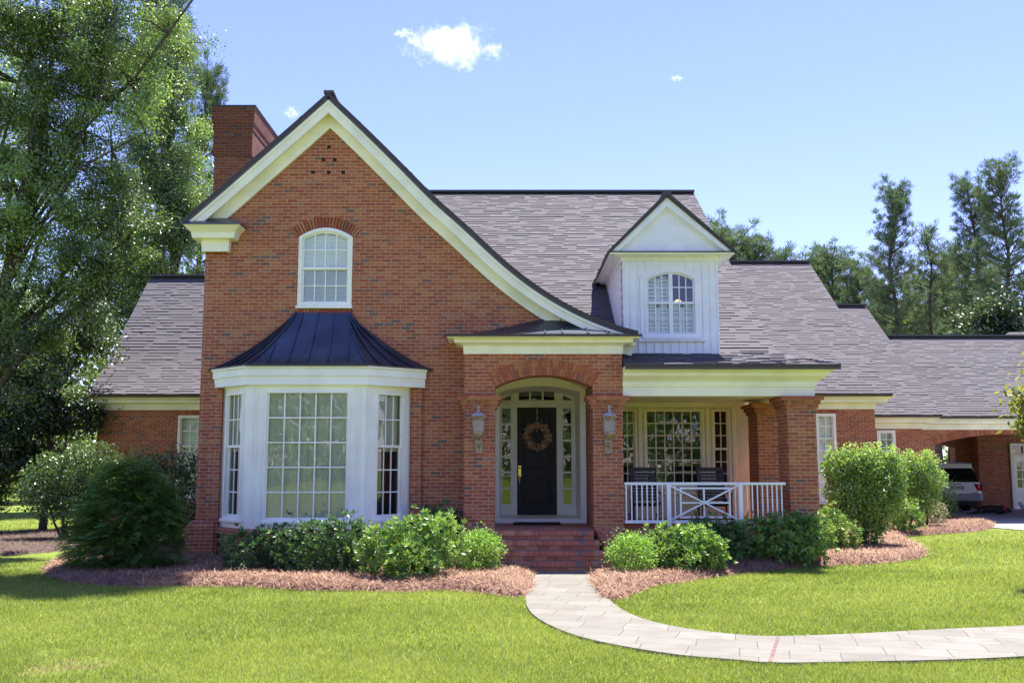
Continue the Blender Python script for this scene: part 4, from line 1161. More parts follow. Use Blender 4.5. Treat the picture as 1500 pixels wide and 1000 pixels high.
# porch railing
RL = thing('porch_railing', 'white metal porch railing with crossed panel between brick pier and pillar', 'railing', (X(914, 730, 18.3), 18.3, FZ))
def rp(px, py, y=18.3): return at(px, py, y)
def rpart(mb, name): return mb.build(name, M['rail_white'], RL, world=True, bevel=0.003)
zt_, zl_ = Z(706, 18.3), Z(766, 18.3)
rx0, rx1 = rp(914.5, 700).x, rp(1150, 700).x
mb = MB(); mb.box(rx0, rx1, 18.27, 18.33, zt_-0.05, zt_); rpart(mb, 'top_rail')
mb = MB(); mb.box(rx0, rx1, 18.28, 18.32, zl_, zl_+0.055); rpart(mb, 'bottom_rail')
q0, q1 = rp(979.8, 740, 18.24).x, rp(1085, 740, 18.24).x
for q in (q0, q1):
    mb = MB(); mb.box(q-0.037, q+0.037, 18.195, 18.268, zl_-0.08, zt_-0.01); rpart(mb, 'post')
for px in [917.5, 925.3, 933, 940.7, 948.2, 955.8, 963.3, 970.5, 989, 1077.5] + [1095, 1102.5, 1110, 1117.3, 1124.6, 1131.7, 1138.5, 1145.5]:
    x = rp(px, 740).x; mb = MB(); mb.box(x-0.0125, x+0.0125, 18.287, 18.313, zl_+0.05, zt_-0.045); rpart(mb, 'baluster')
i0, i1 = rp(997.5, 740).x, rp(1069, 740).x; j0, j1 = Z(757, 18.3), Z(715, 18.3)
mb = MB(); mb.ring([(i0-.02, j0-.02), (i1+.02, j0-.02), (i1+.02, j1+.02), (i0-.02, j1+.02)], [(i0+.015, j0+.015), (i1-.015, j0+.015), (i1-.015, j1-.015), (i0+.015, j1-.015)], 18.285, 18.315); rpart(mb, 'panel_frame')
xm_, zm_ = (q0+q1)/2, (j0+j1)/2
mb = MB(); mb.bar((q0+.03, 18.276, zl_+0.06), (q1-.03, 18.276, zt_-0.06), 0.03, 0.034, (0, 1, 0)); rpart(mb, 'brace')
mb = MB(); mb.bar((q0+.03, 18.262, zt_-0.06), (q1-.03, 18.262, zl_+0.06), 0.03, 0.034, (0, 1, 0)); rpart(mb, 'brace')
mb = MB(); mb.box(xm_-0.016, xm_+0.016, 18.29, 18.31, j0, j1); rpart(mb, 'panel_bar')
mb = MB(); mb.box(i0, i1, 18.291, 18.309, zm_-0.016, zm_+0.016); rpart(mb, 'panel_bar')

# porch rocking chairs (seen from the front, facing the lawn: -Y)
def make_chair(px, yy, label):
    c = thing('rocking_chair', label, 'rocking chair', (X(px, 720, yy), yy, FZ), 0, 'black rocking chairs on the porch')
    w = 0.29
    def b(mb, n): return mb.build(n, M['black'], c, world=False, bevel=0.004)
    mb = MB()
    for i in range(6): mb.box(-w+0.02, w-0.02, -0.27+i*0.085, -0.27+i*0.085+0.07, 0.40-i*0.012, 0.425-i*0.012)
    b(mb, 'seat')
    mb = MB(); bk = lambda z: 0.23+(z-0.4)*0.22
    for s in (-1, 1): mb.bar((s*(w-0.03), bk(0.34), 0.34), (s*(w-0.03), bk(1.13), 1.13), 0.05, 0.04, (0, 1, 0))
    mb.bar((-w, bk(1.12), 1.10), (w, bk(1.12), 1.10), 0.025, 0.09, (0, 0, 1))
    for i in range(9):
        z = 0.48+i*0.066; mb.bar((-w+0.03, bk(z), z), (w-0.03, bk(z), z), 0.018, 0.052, (0, 0.2, 1))
    b(mb, 'backrest')
    for s in (-1, 1):
        mb = MB(); mb.box(s*w-0.035, s*w+0.035, -0.32, bk(0.64), 0.61, 0.635); b(mb, 'arm')
        for y0 in (-0.28, 0.2):
            mb = MB(); mb.bar((s*w, y0, 0.07), (s*w, y0, 0.62 if y0 < 0 else 0.5), 0.04, 0.04, (0, 1, 0)); b(mb, 'leg')
        mb = MB(); P_ = [(s*w, -0.42+0.1*i, 0.03+0.11*((i-4.6)/5)**2) for i in range(11)]
        for p, q in zip(P_, P_[1:]): mb.bar(p, q, 0.03, 0.045)
        b(mb, 'rocker')
    return c
make_chair(946, 20.4, 'black slatted rocking chair on the porch nearest the entry pier')
make_chair(1046, 20.3, 'black slatted rocking chair behind the crossed railing panel')

# brown path light in the right hand bed
pl0 = gnd(1208, 800); pl0.z = 0.08
PLT = thing('path_light', 'small brown mushroom-capped path light among the right bed shrubs', 'path light', pl0)
zz = Z(757, pl0.y)-0.08
mb = MB(); mb.lathe([(0.0, zz+0.05), (0.03, zz+0.045), (0.10, zz+0.0), (0.10, zz-0.012), (0.03, zz-0.012)], 16); mb.build('cap', simple('rusty_brown_cap', (0.16, 0.06, 0.035), 0.6), PLT, world=False, smooth=True)
mb = MB(); mb.lathe([(0.025, zz-0.01), (0.025, zz-0.10), (0.012, zz-0.11), (0.012, 0.0)], 10); mb.build('stake', M['drip'], PLT, world=False)

# ------------------------------------------------------------------ white SUV in the breezeway
M['car_white'] = simple('white_car_paint', (0.86, 0.86, 0.87), 0.22, 0.0, 0.6, vary=0.02)
M['car_grey'] = simple('grey_bumper_plastic', (0.30, 0.30, 0.32), 0.5, vary=0.05)
M['car_glass'] = simple('dark_privacy_glass', (0.008, 0.008, 0.01), 0.06, 0.0, 0.7, vary=0.05)
M['rubber'] = simple('tyre_rubber', (0.014, 0.014, 0.014), 0.85)
M['rim'] = simple('alloy_rim', (0.45, 0.45, 0.47), 0.3, 0.9)
M['tail'] = simple('red_tail_lens', (0.30, 0.008, 0.012), 0.15, 0, 0.6)
M['plate'] = simple('white_licence_plate', (0.62, 0.63, 0.60), 0.4)
CY_ = 37.3
CAR = thing('parked_car', 'white sport utility car parked in the breezeway with its tailgate showing', 'car', (X(1404, 740, CY_), CY_, 0.0), rad(-2.0))
def carpart(mb, n, m, parent=None, **k): return mb.build(n, M[m], parent or CAR, world=False, **k)
def sec(y, w, zs):
    """closed section at y: half widths at heights"""
    r = [(w*f, y, z) for f, z in zs]; return r + [(-x, y_, z) for x, y_, z in r[::-1]]
LZ = [(0.90, 0.42), (0.985, 0.55), (1.0, 0.80), (0.985, 1.0), (0.95, 1.10)]
mb = MB(); mb.loft([sec(0.02, 0.86, LZ), sec(0.10, 0.94, LZ), sec(0.5, 0.965, LZ), sec(4.0, 0.965, LZ), sec(4.6, 0.93, [(a, min(z, 1.02)) for a, z in LZ]), sec(4.95, 0.82, [(a, min(z, 0.92)) for a, z in LZ])]); carpart(mb, 'body', 'car_white', smooth=False, bevel=0.03, segs=2)
GZ = [(1.0, 1.08), (0.93, 1.35), (0.83, 1.66), (0.78, 1.76), (0.60, 1.80)]
def gs(y, w, top): return sec(y, w, [(a, 1.08+(z-1.08)*top) for a, z in GZ])
mb = MB(); mb.loft([gs(0.08, 0.90, 0.02), gs(0.36, 0.90, 1.0), gs(0.6, 0.91, 1.02), gs(2.6, 0.91, 1.02), gs(3.5, 0.88, 0.05)]); carpart(mb, 'cabin', 'car_white', bevel=0.02, segs=2)
# rear glass lies just proud of the sloping tailgate
yb = lambda z: 0.08+0.28*(z-1.08)/0.72
mb = MB(); q = [(-0.84, 1.12), (0.84, 1.12), (0.79, 1.35), (0.70, 1.64), (-0.70, 1.64), (-0.79, 1.35)]
mb.add([(x, yb(z)-0.012, z) for x, z in q]+[(x, yb(z)+0.02, z) for x, z in q], [(0, 1, 2, 3, 4, 5), (11, 10, 9, 8, 7, 6)]+[(k, k+6, (k+1) % 6+6, (k+1) % 6) for k in range(6)]); carpart(mb, 'rear_window', 'car_glass')
for s in (-1, 1):
    mb = MB(); mb.add([(s*0.905, 0.55, 1.12), (s*0.905, 2.9, 1.12), (s*0.80, 2.4, 1.62), (s*0.775, 0.62, 1.66)], [(0, 1, 2, 3)]); carpart(mb, 'side_window', 'car_glass')
mb = MB(); mb.box(-0.68, 0.68, 0.18, 0.52, 1.765, 1.82); carpart(mb, 'roof_spoiler', 'car_white', bevel=0.02, segs=2)
for s in (-1, 1):
    mb = MB(); mb.box(s*0.62-0.02, s*0.62+0.02, 0.7, 2.5, 1.83, 1.87); carpart(mb, 'roof_rail', 'car_grey', bevel=0.01)
mb = MB(); mb.loft([sec(-0.10, 0.80, [(0.97, 0.44), (1, 0.52), (1, 0.60), (0.97, 0.66)]), sec(-0.06, 0.92, [(0.98, 0.40), (1, 0.5), (1, 0.62), (0.98, 0.68)]), sec(0.3, 0.985, [(0.98, 0.40), (1, 0.5), (1, 0.62), (0.98, 0.68)])]); carpart(mb, 'rear_bumper', 'car_grey', bevel=0.015)
for s in (-1, 1):
    mb = MB(); mb.add([(s*0.62, 0.01, 1.06), (s*0.955, 0.03, 1.04), (s*0.965, 0.03, 0.78), (s*0.74, 0.005, 0.80)]+[(s*0.62, 0.1, 1.06), (s*0.965, 0.25, 1.04), (s*0.975, 0.25, 0.78), (s*0.74, 0.1, 0.80)], [(0, 1, 2, 3), (7, 6, 5, 4), (0, 4, 5, 1), (1, 5, 6, 2), (2, 6, 7, 3), (3, 7, 4, 0)]); carpart(mb, 'tail_light', 'tail', bevel=0.01)
mb = MB(); mb.box(-0.25, 0.25, 0.0, 0.03, 0.82, 0.99); rc_ = carpart(mb, 'plate_recess', 'car_grey', bevel=0.01)
mb = MB(); mb.box(-0.155, 0.155, -0.012, -0.001, 0.83, 0.975); pl__ = carpart(mb, 'licence_plate', 'plate')
mb = MB()
for k, x in enumerate((-0.10, -0.05, 0.0, 0.05, 0.10)): mb.box(x-0.016, x+0.016, -0.014, -0.0125, 0.87+0.004*(k % 2), 0.935)
mb.build('plate_marking', M['drip'], pl__, world=False)
mb = MB(); mb.box(0.52, 0.76, 0.005, 0.02, 0.70, 0.725); carpart(mb, 'tailgate_badge', 'black')
mb = MB(); mb.bar((-0.05, 0.05, 1.14), (0.45, 0.07, 1.20), 0.02, 0.02); carpart(mb, 'rear_wiper', 'black')
mb = MB(); mb.box(-0.16, 0.16, 0.0, 0.03, 1.02, 1.055); carpart(mb, 'tailgate_handle', 'car_grey', bevel=0.008)
mb = MB(); mb.box(-0.75, 0.75, 0.15, 4.6, 0.25, 0.45); carpart(mb, 'chassis', 'black')
for x in (-0.66, 0.66):
    for y in (0.95, 3.85):
        m4 = Matrix.Translation((x, y, 0.38)) @ Matrix.Rotation(math.pi/2, 4, 'Y')
        wmb = MB(m4); wmb.lathe([(0.23, -0.13), (0.34, -0.13), (0.38, -0.09), (0.38, 0.09), (0.34, 0.13), (0.23, 0.13)], 28); wh = carpart(wmb, 'wheel', 'rubber')
        wmb = MB(m4); wmb.lathe([(0.02, -0.10), (0.22, -0.11), (0.235, -0.10), (0.235, 0.10), (0.22, 0.11), (0.02, 0.10)], 20); wmb.build('rim', M['rim'], wh, world=False)

# ------------------------------------------------------------------ dogs
def skin_body(name, verts, edges, radii, mat, parent, root=0):
    me = bpy.data.meshes.new(name); me.from_pydata(verts, edges, []); o = link(me, name, M[mat], parent)
    o.modifiers.new('skin', 'SKIN'); sv = me.skin_vertices
    if not sv:
        import bmesh
        bm = bmesh.new(); bm.from_mesh(me); bm.verts.layers.skin.verify(); bm.to_mesh(me); bm.free(); sv = me.skin_vertices
    for i, r in enumerate(radii): sv[0].data[i].radius = (r, r)
    sv[0].data[root].use_root = True
    s = o.modifiers.new('subsurf', 'SUBSURF'); s.levels = 2; s.render_levels = 2
    me.polygons.foreach_set('use_smooth', [True]*len(me.polygons))
    o.modifiers['skin'].use_smooth_shade = True
    return o
M['dog_black'] = simple('black_dog_coat', (0.010, 0.009, 0.010), 0.7, vary=0.3, scale=30)
M['dog_white'] = simple('white_dog_coat', (0.62, 0.60, 0.62), 0.8, vary=0.15, scale=30)
M['red_cloth'] = simple('red_bandana', (0.35, 0.01, 0.025), 0.8, vary=0.15, scale=20)
dp = gnd(1452, 752.5)
DG = thing('black_dog', 'large black dog lying on the driveway with red bandana at its neck', 'dog', dp)
# lies on its side along X, head on the right
Vd = [(-0.28, 0.0, 0.17), (0.0, 0.0, 0.20), (0.28, 0.0, 0.19), (0.46, -0.02, 0.17), (0.60, -0.05, 0.13), (0.72, -0.10, 0.09),
      (-0.42, -0.05, 0.15), (-0.58, -0.22, 0.08), (-0.78, -0.16, 0.05), (-0.92, -0.24, 0.04), (0.30, -0.18, 0.08), (0.12, -0.34, 0.05), (0.02, -0.42, 0.04),
      (0.36, -0.16, 0.12), (0.30, -0.40, 0.05), (0.20, -0.50, 0.04), (-0.44, 0.04, 0.10), (-0.66, 0.05, 0.04), (-0.92, -0.02, 0.03), (0.58, 0.04, 0.20), (0.55, -0.10, 0.22)]
Ed = [(0, 1), (1, 2), (2, 3), (3, 4), (4, 5), (0, 6), (6, 7), (7, 8), (8, 9), (2, 10), (10, 11), (11, 12), (2, 13), (13, 14), (14, 15), (0, 16), (16, 17), (17, 18), (4, 19), (4, 20)]
Rd = [0.14, 0.15, 0.165, 0.11, 0.10, 0.045, 0.12, 0.06, 0.035, 0.03, 0.06, 0.035, 0.03, 0.06, 0.035, 0.03, 0.05, 0.025, 0.012, 0.03, 0.03]
skin_body('body', Vd, Ed, Rd, 'dog_black', DG)
mb = MB(); mb.tube([(0.36, -0.02, 0.17), (0.42, -0.03, 0.17), (0.48, -0.04, 0.16)], [0.15, 0.165, 0.135], 14)
mb.add([(0.40, -0.20, 0.18), (0.50, -0.18, 0.16), (0.44, -0.27, 0.03), (0.40, -0.17, 0.16), (0.50, -0.15, 0.14), (0.44, -0.24, 0.02)], [(0, 1, 2), (5, 4, 3), (0, 2, 5, 3), (1, 4, 5, 2), (0, 3, 4, 1)])
mb.build('bandana', M['red_cloth'], DG, world=False, smooth=True)
wp = gnd(1499, 752)
DW = thing('white_dog', 'small white dog standing at the right edge of the driveway', 'dog', wp)
Vw = [(0.22, 0.05, 0.24), (0.05, 0.0, 0.25), (-0.04, 0, 0.30), (-0.10, 0, 0.37), (-0.19, -0.01, 0.35), (0.02, -0.06, 0.14), (0.01, -0.06, 0.03), (0.02, 0.06, 0.14), (0.01, 0.06, 0.03),
      (0.26, 0.0, 0.14), (0.28, 0.0, 0.03), (0.24, 0.11, 0.14), (0.26, 0.11, 0.03), (0.32, 0.06, 0.34), (-0.07, -0.05, 0.43), (-0.07, 0.05, 0.43)]
Ew = [(0, 1), (1, 2), (2, 3), (3, 4), (1, 5), (5, 6), (1, 7), (7, 8), (0, 9), (9, 10), (0, 11), (11, 12), (0, 13), (3, 14), (3, 15)]
Rw = [0.095, 0.11, 0.07, 0.068, 0.028, 0.035, 0.022, 0.035, 0.022, 0.04, 0.022, 0.04, 0.022, 0.02, 0.018, 0.018]
skin_body('body', Vw, Ew, Rw, 'dog_white', DW)
# ================================================================== PLANTS
L_ = {}
L_['oak'] = leaf_mat('oak_leaf', (0.036, 0.0798, 0.0259), (0.2962, 0.4519, 0.1355), 0.40, 0.17, 0.28)
L_['understory'] = leaf_mat('glossy_understory_leaf', (0.0162, 0.0405, 0.0175), (0.1013, 0.162, 0.0548), 0.30, 0.12, 0.3)
L_['pine'] = leaf_mat('pine_needle', (0.049, 0.0947, 0.0466), (0.1795, 0.253, 0.1302), 0.30, 0.05, 0.4)
L_['wood'] = leaf_mat('woodland_leaf', (0.0525, 0.0975, 0.0351), (0.225, 0.3, 0.1087), 0.4, 0.05)
L_['boxwood'] = leaf_mat('boxwood_leaf', (0.1125, 0.2375, 0.0455), (0.4, 0.625, 0.1269), 0.35, 0.07)
L_['pitt'] = leaf_mat('pittosporum_leaf', (0.0587, 0.1525, 0.0367), (0.3284, 0.4926, 0.102), 0.30, 0.10, 0.35)
L_['pitt_dark'] = leaf_mat('dark_pittosporum_leaf', (0.0278, 0.0784, 0.0271), (0.1304, 0.2436, 0.0757), 0.28, 0.10, 0.35)
L_['conifer'] = leaf_mat('dark_conifer_spray', (0.0478, 0.1147, 0.0348), (0.2675, 0.441, 0.107), 0.3, 0.06)
L_['camellia'] = leaf_mat('camellia_leaf', (0.0261, 0.0653, 0.0226), (0.1449, 0.2318, 0.0736), 0.32, 0.13, 0.28)
L_['ligustrum'] = leaf_mat('ligustrum_leaf', (0.0832, 0.1768, 0.0473), (0.442, 0.624, 0.1697), 0.36, 0.12, 0.3)
L_['variegated'] = leaf_mat('variegated_leaf', (0.13, 0.182, 0.0845), (0.442, 0.416, 0.3205), 0.3, 0.06)
L_['magnolia'] = leaf_mat('yellow_green_young_leaf', (0.091, 0.13, 0.0338), (0.39, 0.377, 0.0754), 0.42, 0.05, 0.4)
M['stem'] = simple('shrub_stem', (0.075, 0.055, 0.04), 0.9, vary=0.3)

def unit(v): return v/np.maximum(np.linalg.norm(v, axis=-1, keepdims=True), 1e-6)
def lobes_sample(g, lobes, n, inner=0.55):
    """points near the surface of a union of ellipsoids; lobes: (cx,cy,cz,rx,ry,rz)"""
    L = np.array(lobes, float); w = (L[:, 3]*L[:, 5]); k = g.choice(len(L), n*2, p=w/w.sum()); Q = L[k]
    d = unit(g.normal(0, 1, (n*2, 3))); r = inner+(1-inner)*g.random((n*2, 1))**0.6
    bumps = 1+0.17*np.sin(d[:, :1]*7+Q[:, :1]*9)*np.cos(d[:, 2:3]*6+Q[:, 1:2]*5)+0.11*np.sin(d[:, 1:2]*13+Q[:, 2:3]*3+d[:, :1]*11)
    P = Q[:, :3]+d*Q[:, 3:]*r*bumps; nrm = unit(d/Q[:, 3:])
    keep = np.ones(n*2, bool)
    for q in L:   # drop points deep inside another lobe
        keep &= (((P-q[:3])/q[3:])**2).sum(1) > (inner*0.9)**2
    # clumpy gaps
    gap = np.sin(P[:, 0]*6.1+P[:, 2]*4.7)*np.sin(P[:, 1]*5.3-P[:, 2]*6.9+1.3)
    keep &= (gap > -0.72) | (g.random(n*2) < 0.3)
    keep &= P[:, 2] > 0.03
    idx = np.nonzero(keep)[0][:n]
    return P[idx], nrm[idx]
def rosettes(P, N, g, per, length, width, spread=0.85, up=0.35):
    n = len(P); ax = unit(N+np.array([0, 0, up])+g.normal(0, 0.25, (n, 3)))
    ref = unit(g.normal(0, 1, (n, 3))); a = unit(np.cross(ax, ref)); b = np.cross(ax, a)
    t = (np.arange(per)[None, :]*2.39996+g.uniform(0, 6.28, (n, 1)))
    tilt = np.linspace(0.25, spread, per)[None, :, None]+g.normal(0, .08, (n, per, 1))
    D = ax[:, None, :]*(1-tilt*0.75)+(a[:, None, :]*np.cos(t)[..., None]+b[:, None, :]*np.sin(t)[..., None])*tilt
    Nn = np.repeat(ax[:, None, :], per, 1)
    C = np.repeat(P[:, None, :], per, 1)+D*0.01
    return leaf_quads(C.reshape(-1, 3), D.reshape(-1, 3), length, width, g, Nn.reshape(-1, 3)+g.normal(0, .25, (n*per, 3)))
def stems(parent, pts, rs, n=7, mat='stem', name='stem'):
    mb = MB(); mb.tube(pts, rs, n); return mb.build(name, M[mat], parent, world=False, smooth=True)

def bush(name, label, cat, base, lobes, kind, n, seed, leaf, group=None, per=8, stem=True, nst=7):
    """lobes relative to the base point"""
    g = np.random.default_rng(seed)
    o = thing(name, label, cat, base, 0, group)
    P, N = lobes_sample(g, lobes, n, 0.45 if kind != 'spray' else 0.5)
    far_ = g.random((len(P), 1)) < .2; P = P+N*g.exponential(.025, (len(P), 1))+np.where(far_, g.uniform(0, .11, (len(P), 1)), 0)*unit(N+np.array([0, 0, .8]))
    if kind == 'ros':
        V = rosettes(P, N, g, per, leaf[0], leaf[1]); tn = np.repeat(np.clip(g.beta(1.6, 2.0, len(P)), 0, 1), per)+g.normal(0, .1, len(P)*per)
    elif kind == 'leaf':
        D = N*0.8+g.normal(0, 0.75, N.shape)+np.array([0, 0, 0.35]); V = leaf_quads(P, D, leaf[0], leaf[1], g, N+g.normal(0, .6, N.shape)); tn = g.beta(1.4, 1.8, len(P))
    elif kind == 'spray':   # flat drooping fans
        n_ = len(P); out = unit(N*np.array([1, 1, 0.15])+g.normal(0, .3, N.shape)*np.array([1, 1, .35])); up = unit(np.array([0, 0, 1.0])+g.normal(0, .25, N.shape)); sd = unit(np.cross(out, up))
        k = 9; s = np.linspace(0, 1, k); side = np.where(np.arange(k) % 2 == 0, 1, -1)
        C = P[:, None, :]+out[:, None, :]*(s*0.16)[None, :, None]+np.array([0, 0, -0.05])*(s**2)[None, :, None]
        D = out[:, None, :]*0.8+sd[:, None, :]*(side*(1-0.5*s))[None, :, None]
        V = leaf_quads(C.reshape(-1, 3), D.reshape(-1, 3), leaf[0], leaf[1], g, np.repeat(up[:, None, :], k, 1).reshape(-1, 3)); tn = np.repeat(g.beta(1.4, 2, n_), k)
    np_mesh('foliage', V, 4, L_[leaf[2]], o, np.clip(tn, 0, 1))
    if stem:
        for i in range(nst):
            q = lobes[i % len(lobes)]; a = g.uniform(0, 6.28); top = (q[0]+q[3]*0.6*math.cos(a), q[1]+q[4]*0.6*math.sin(a), q[2]+q[5]*0.35)
            b0 = (q[0]*0.7+0.06*math.cos(a), q[1]*0.7+0.06*math.sin(a), -0.03); mid = tuple((b0[j]*0.5+top[j]*0.5)+(g.normal(0, .03) if j < 2 else 0) for j in range(3))
            stems(o, [b0, mid, top], [0.014, 0.011, 0.006], 5)
    return o
def px_bush(name, label, cat, px, pyb, w, top, kind, n, seed, leaf, lob=None, depth=0.8, z0=0.06, group=None, **k):
    """bush whose foot is at pixel (px,pyb), w pixels wide, its top at pixel row top"""
    b = gnd(px, pyb); Y = b.y; W = w*Y/1440.0; h = Z(top, Y)
    b.z = z0; R = W/2; h -= z0
    if lob is None: lob = [(0, 0, .52, 1, .5), ]
    L = [(a*R, d*R*depth, zc*h, rr*R, rr*R*depth, rz*h) for a, d, zc, rr, rz in lob]
    return bush(name, label, cat, b, L, kind, n, seed, leaf, group, **k)

# --- front bed left of the steps
px_bush('pittosporum_shrub', 'dark green spreading shrub under the left end of the bay window', 'shrub', 392, 844, 132, 771, 'ros', 620, 101, (0.085, 0.034, 'pitt_dark'), [(-.45, 0, .45, .55, .42), (.2, .1, .52, .62, .46), (.6, -.1, .4, .5, .4)], group='low shrubs along the house front')
px_bush('pittosporum_shrub', 'mid green shrub beneath the centre of the bay window', 'shrub', 488, 846, 128, 759, 'ros', 640, 102, (0.085, 0.034, 'pitt_dark'), [(-.4, 0, .5, .6, .48), (.25, .1, .55, .62, .45), (.6, -.2, .35, .45, .34)], group='low shrubs along the house front')
px_bush('pittosporum_shrub', 'bright yellow-green shrub between the bay window and the round boxwood', 'shrub', 600, 852, 150, 752, 'ros', 900, 103, (0.088, 0.034, 'pitt'), [(-.45, -.1, .42, .55, .40), (.05, 0, .5, .62, .46), (.5, .1, .55, .52, .44), (.1, -.4, .3, .6, .28)], group='low shrubs along the house front')
px_bush('pittosporum_shrub', 'taller dark shrub against the brick between bay window and entry', 'shrub', 640, 826, 76, 740, 'ros', 330, 104, (0.088, 0.034, 'pitt_dark'), [(0, 0, .55, .9, .45)], group='low shrubs along the house front')
px_bush('boxwood', 'round clipped boxwood on the straw left of the brick steps', 'boxwood', 698, 842, 70, 781, 'leaf', 5200, 105, (0.042, 0.026, 'boxwood'), [(0, 0, .53, 1, .48), (.1, -.1, .7, .75, .3)], depth=1.0, group='clipped boxwoods flanking the steps')
px_bush('juniper_seedling', 'tiny grey-green seedling in the straw below the bay window', 'seedling', 384, 843, 16, 824, 'spray', 26, 106, (0.05, 0.014, 'conifer'), [(0, 0, .5, 1, .5)], stem=False)
# --- right of the steps
px_bush('boxwood', 'round clipped boxwood on the straw right of the brick steps', 'boxwood', 925, 845, 68, 786, 'leaf', 5200, 111, (0.042, 0.026, 'boxwood'), [(0, 0, .53, 1, .48), (-.1, -.1, .7, .72, .3)], depth=1.0, group='clipped boxwoods flanking the steps')
px_bush('pittosporum_shrub', 'bright green shrub beside the right boxwood below the porch railing', 'shrub', 1005, 840, 112, 771, 'ros', 820, 112, (0.085, 0.034, 'pitt'), [(-.4, 0, .5, .6, .47), (.2, .05, .56, .6, .44), (.6, -.1, .4, .42, .36), (-.1, -.4, .32, .6, .3)], group='low shrubs along the house front')
px_bush('pittosporum_shrub', 'dark shrub tucked behind the bright one under the crossed railing', 'shrub', 1048, 832, 96, 758, 'ros', 460, 113, (0.085, 0.034, 'pitt_dark'), [(-.3, 0, .5, .62, .45), (.4, 0, .5, .6, .45)], group='low shrubs along the house front')
px_bush('pittosporum_shrub', 'wide dark shrub in front of the porch pillar', 'shrub', 1148, 828, 150, 752, 'ros', 1100, 114, (0.088, 0.034, 'pitt'), depth=0.45, lob= [(-.5, 0, .48, .5, .45), (0, .05, .53, .6, .46), (.5, 0, .55, .52, .44), (0, -.4, .32, .7, .3)], group='low shrubs along the house front')
px_bush('pittosporum_shrub', 'yellow-tipped shrub between the porch pillar and the tall shrub', 'shrub', 1216, 812, 76, 740, 'ros', 480, 115, (0.085, 0.032, 'pitt'), [(-.2, 0, .5, .75, .47), (.5, -.2, .35, .55, .33)], group='low shrubs along the house front')
px_bush('ligustrum_sprig', 'slim bright shrub beside the narrow wing window', 'shrub', 1199, 772, 24, 677, 'leaf', 900, 116, (0.07, 0.036, 'ligustrum'), [(0, 0, .78, .8, .22), (0, 0, .5, .6, .3)])
# tall multi-stemmed shrub
def tall_shrub(name, label, px, pyb, w, top, bottom, n, seed, leaf, lob, trunks, group):
    b = gnd(px, pyb); Y = b.y; R = w*Y/2880.0; h = Z(top, Y)-0.06; zb = Z(bottom, Y)-0.06; b.z = 0.06
    L = [(a*R, d*R*.8, zb+(h-zb)*zc, rr*R, rr*R*.8, rz*(h-zb)) for a, d, zc, rr, rz in lob]
    g = np.random.default_rng(seed); o = thing(name, label, 'shrub', b, 0, group)
    P, N = lobes_sample(g, L, n, 0.35); D = N*0.6+g.normal(0, .7, N.shape)+np.array([0, 0, .45])
    V0 = leaf_quads(P, D, leaf[0], leaf[1], g, N+g.normal(0, .6, N.shape))
    # shoots above the clipped top
    m = 150; q = np.array(L)[g.integers(0, len(L), m)]; t = g.uniform(0, 6.28, m); rr = g.uniform(0, .8, m)
    top_ = np.stack([q[:, 0]+q[:, 3]*rr*np.cos(t), q[:, 1]+q[:, 4]*rr*np.sin(t), q[:, 2]+q[:, 5]*np.sqrt(1-rr**2)], 1)
    C = (top_[:, None, :]+np.array([0, 0, 1.0])*np.linspace(0, .17, 6)[None, :, None]).reshape(-1, 3)
    V1 = leaf_quads(C, g.normal(0, .7, C.shape)+np.array([0, 0, .8]), leaf[0]*.8, leaf[1]*.8, g)
    np_mesh('foliage', np.concatenate([V0, V1]), 4, L_[leaf[2]], o, np.concatenate([g.beta(1.3, 1.7, len(P)), np.full(len(C), .9)]))
    for i in range(trunks):
        a = g.uniform(0, 6.28); q = L[i % len(L)]
        p0 = (0.10*math.cos(a), 0.08*math.sin(a), -0.05); p3 = (q[0]+q[3]*.4*math.cos(a), q[1]+.3*q[4]*math.sin(a), q[2]+q[5]*.4)
        p1 = tuple(p0[j]+(p3[j]-p0[j])*.3+(g.normal(0, .04) if j < 2 else 0) for j in range(3)); p2 = tuple(p0[j]+(p3[j]-p0[j])*.65+(g.normal(0, .05) if j < 2 else 0) for j in range(3))
        stems(o, [p0, p1, p2, p3], [0.035, 0.026, 0.018, 0.008], 7, 'bark', 'trunk')
    return o
tall_shrub('ligustrum_shrub', 'tall flat-topped ligustrum shrub on bare stems at the bed corner', 1270, 806, 124, 660, 800, 21000, 121, (0.075, 0.038, 'ligustrum'), [(-.66, 0, .80, .34, .20), (-.28, .1, .82, .36, .19), (.10, -.1, .81, .36, .19), (.42, .1, .83, .34, .18), (.70, 0, .76, .30, .22), (-.55, 0, .56, .40, .22), (-.1, .1, .58, .44, .24), (.35, -.1, .56, .42, .24), (.62, 0, .52, .36, .2), (-.3, .1, .36, .38, .18), (.22, 0, .32, .42, .2), (.1, 0, .16, .30, .14)], 6, 'tall ligustrum shrubs')
tall_shrub('ligustrum_shrub', 'smaller ligustrum shrub behind the tall one, nearer the breezeway', 1352, 776, 74, 668, 755, 7500, 122, (0.085, 0.042, 'ligustrum'), [(-.4, 0, .6, .6, .4), (.3, 0, .6, .66, .4), (0, 0, .3, .6, .3)], 4, 'tall ligustrum shrubs')
px_bush('pittosporum_shrub', 'low pale green shrub between the two ligustrums', 'shrub', 1327, 782, 46, 732, 'ros', 360, 123, (0.085, 0.034, 'pitt'), [(0, 0, .5, 1, .5)], group='low shrubs along the house front')
px_bush('variegated_shrub', 'small cream-variegated shrub at the foot of the smaller ligustrum', 'shrub', 1366, 772, 40, 734, 'leaf', 1300, 124, (0.07, 0.036, 'variegated'), [(0, 0, .5, 1, .5)])
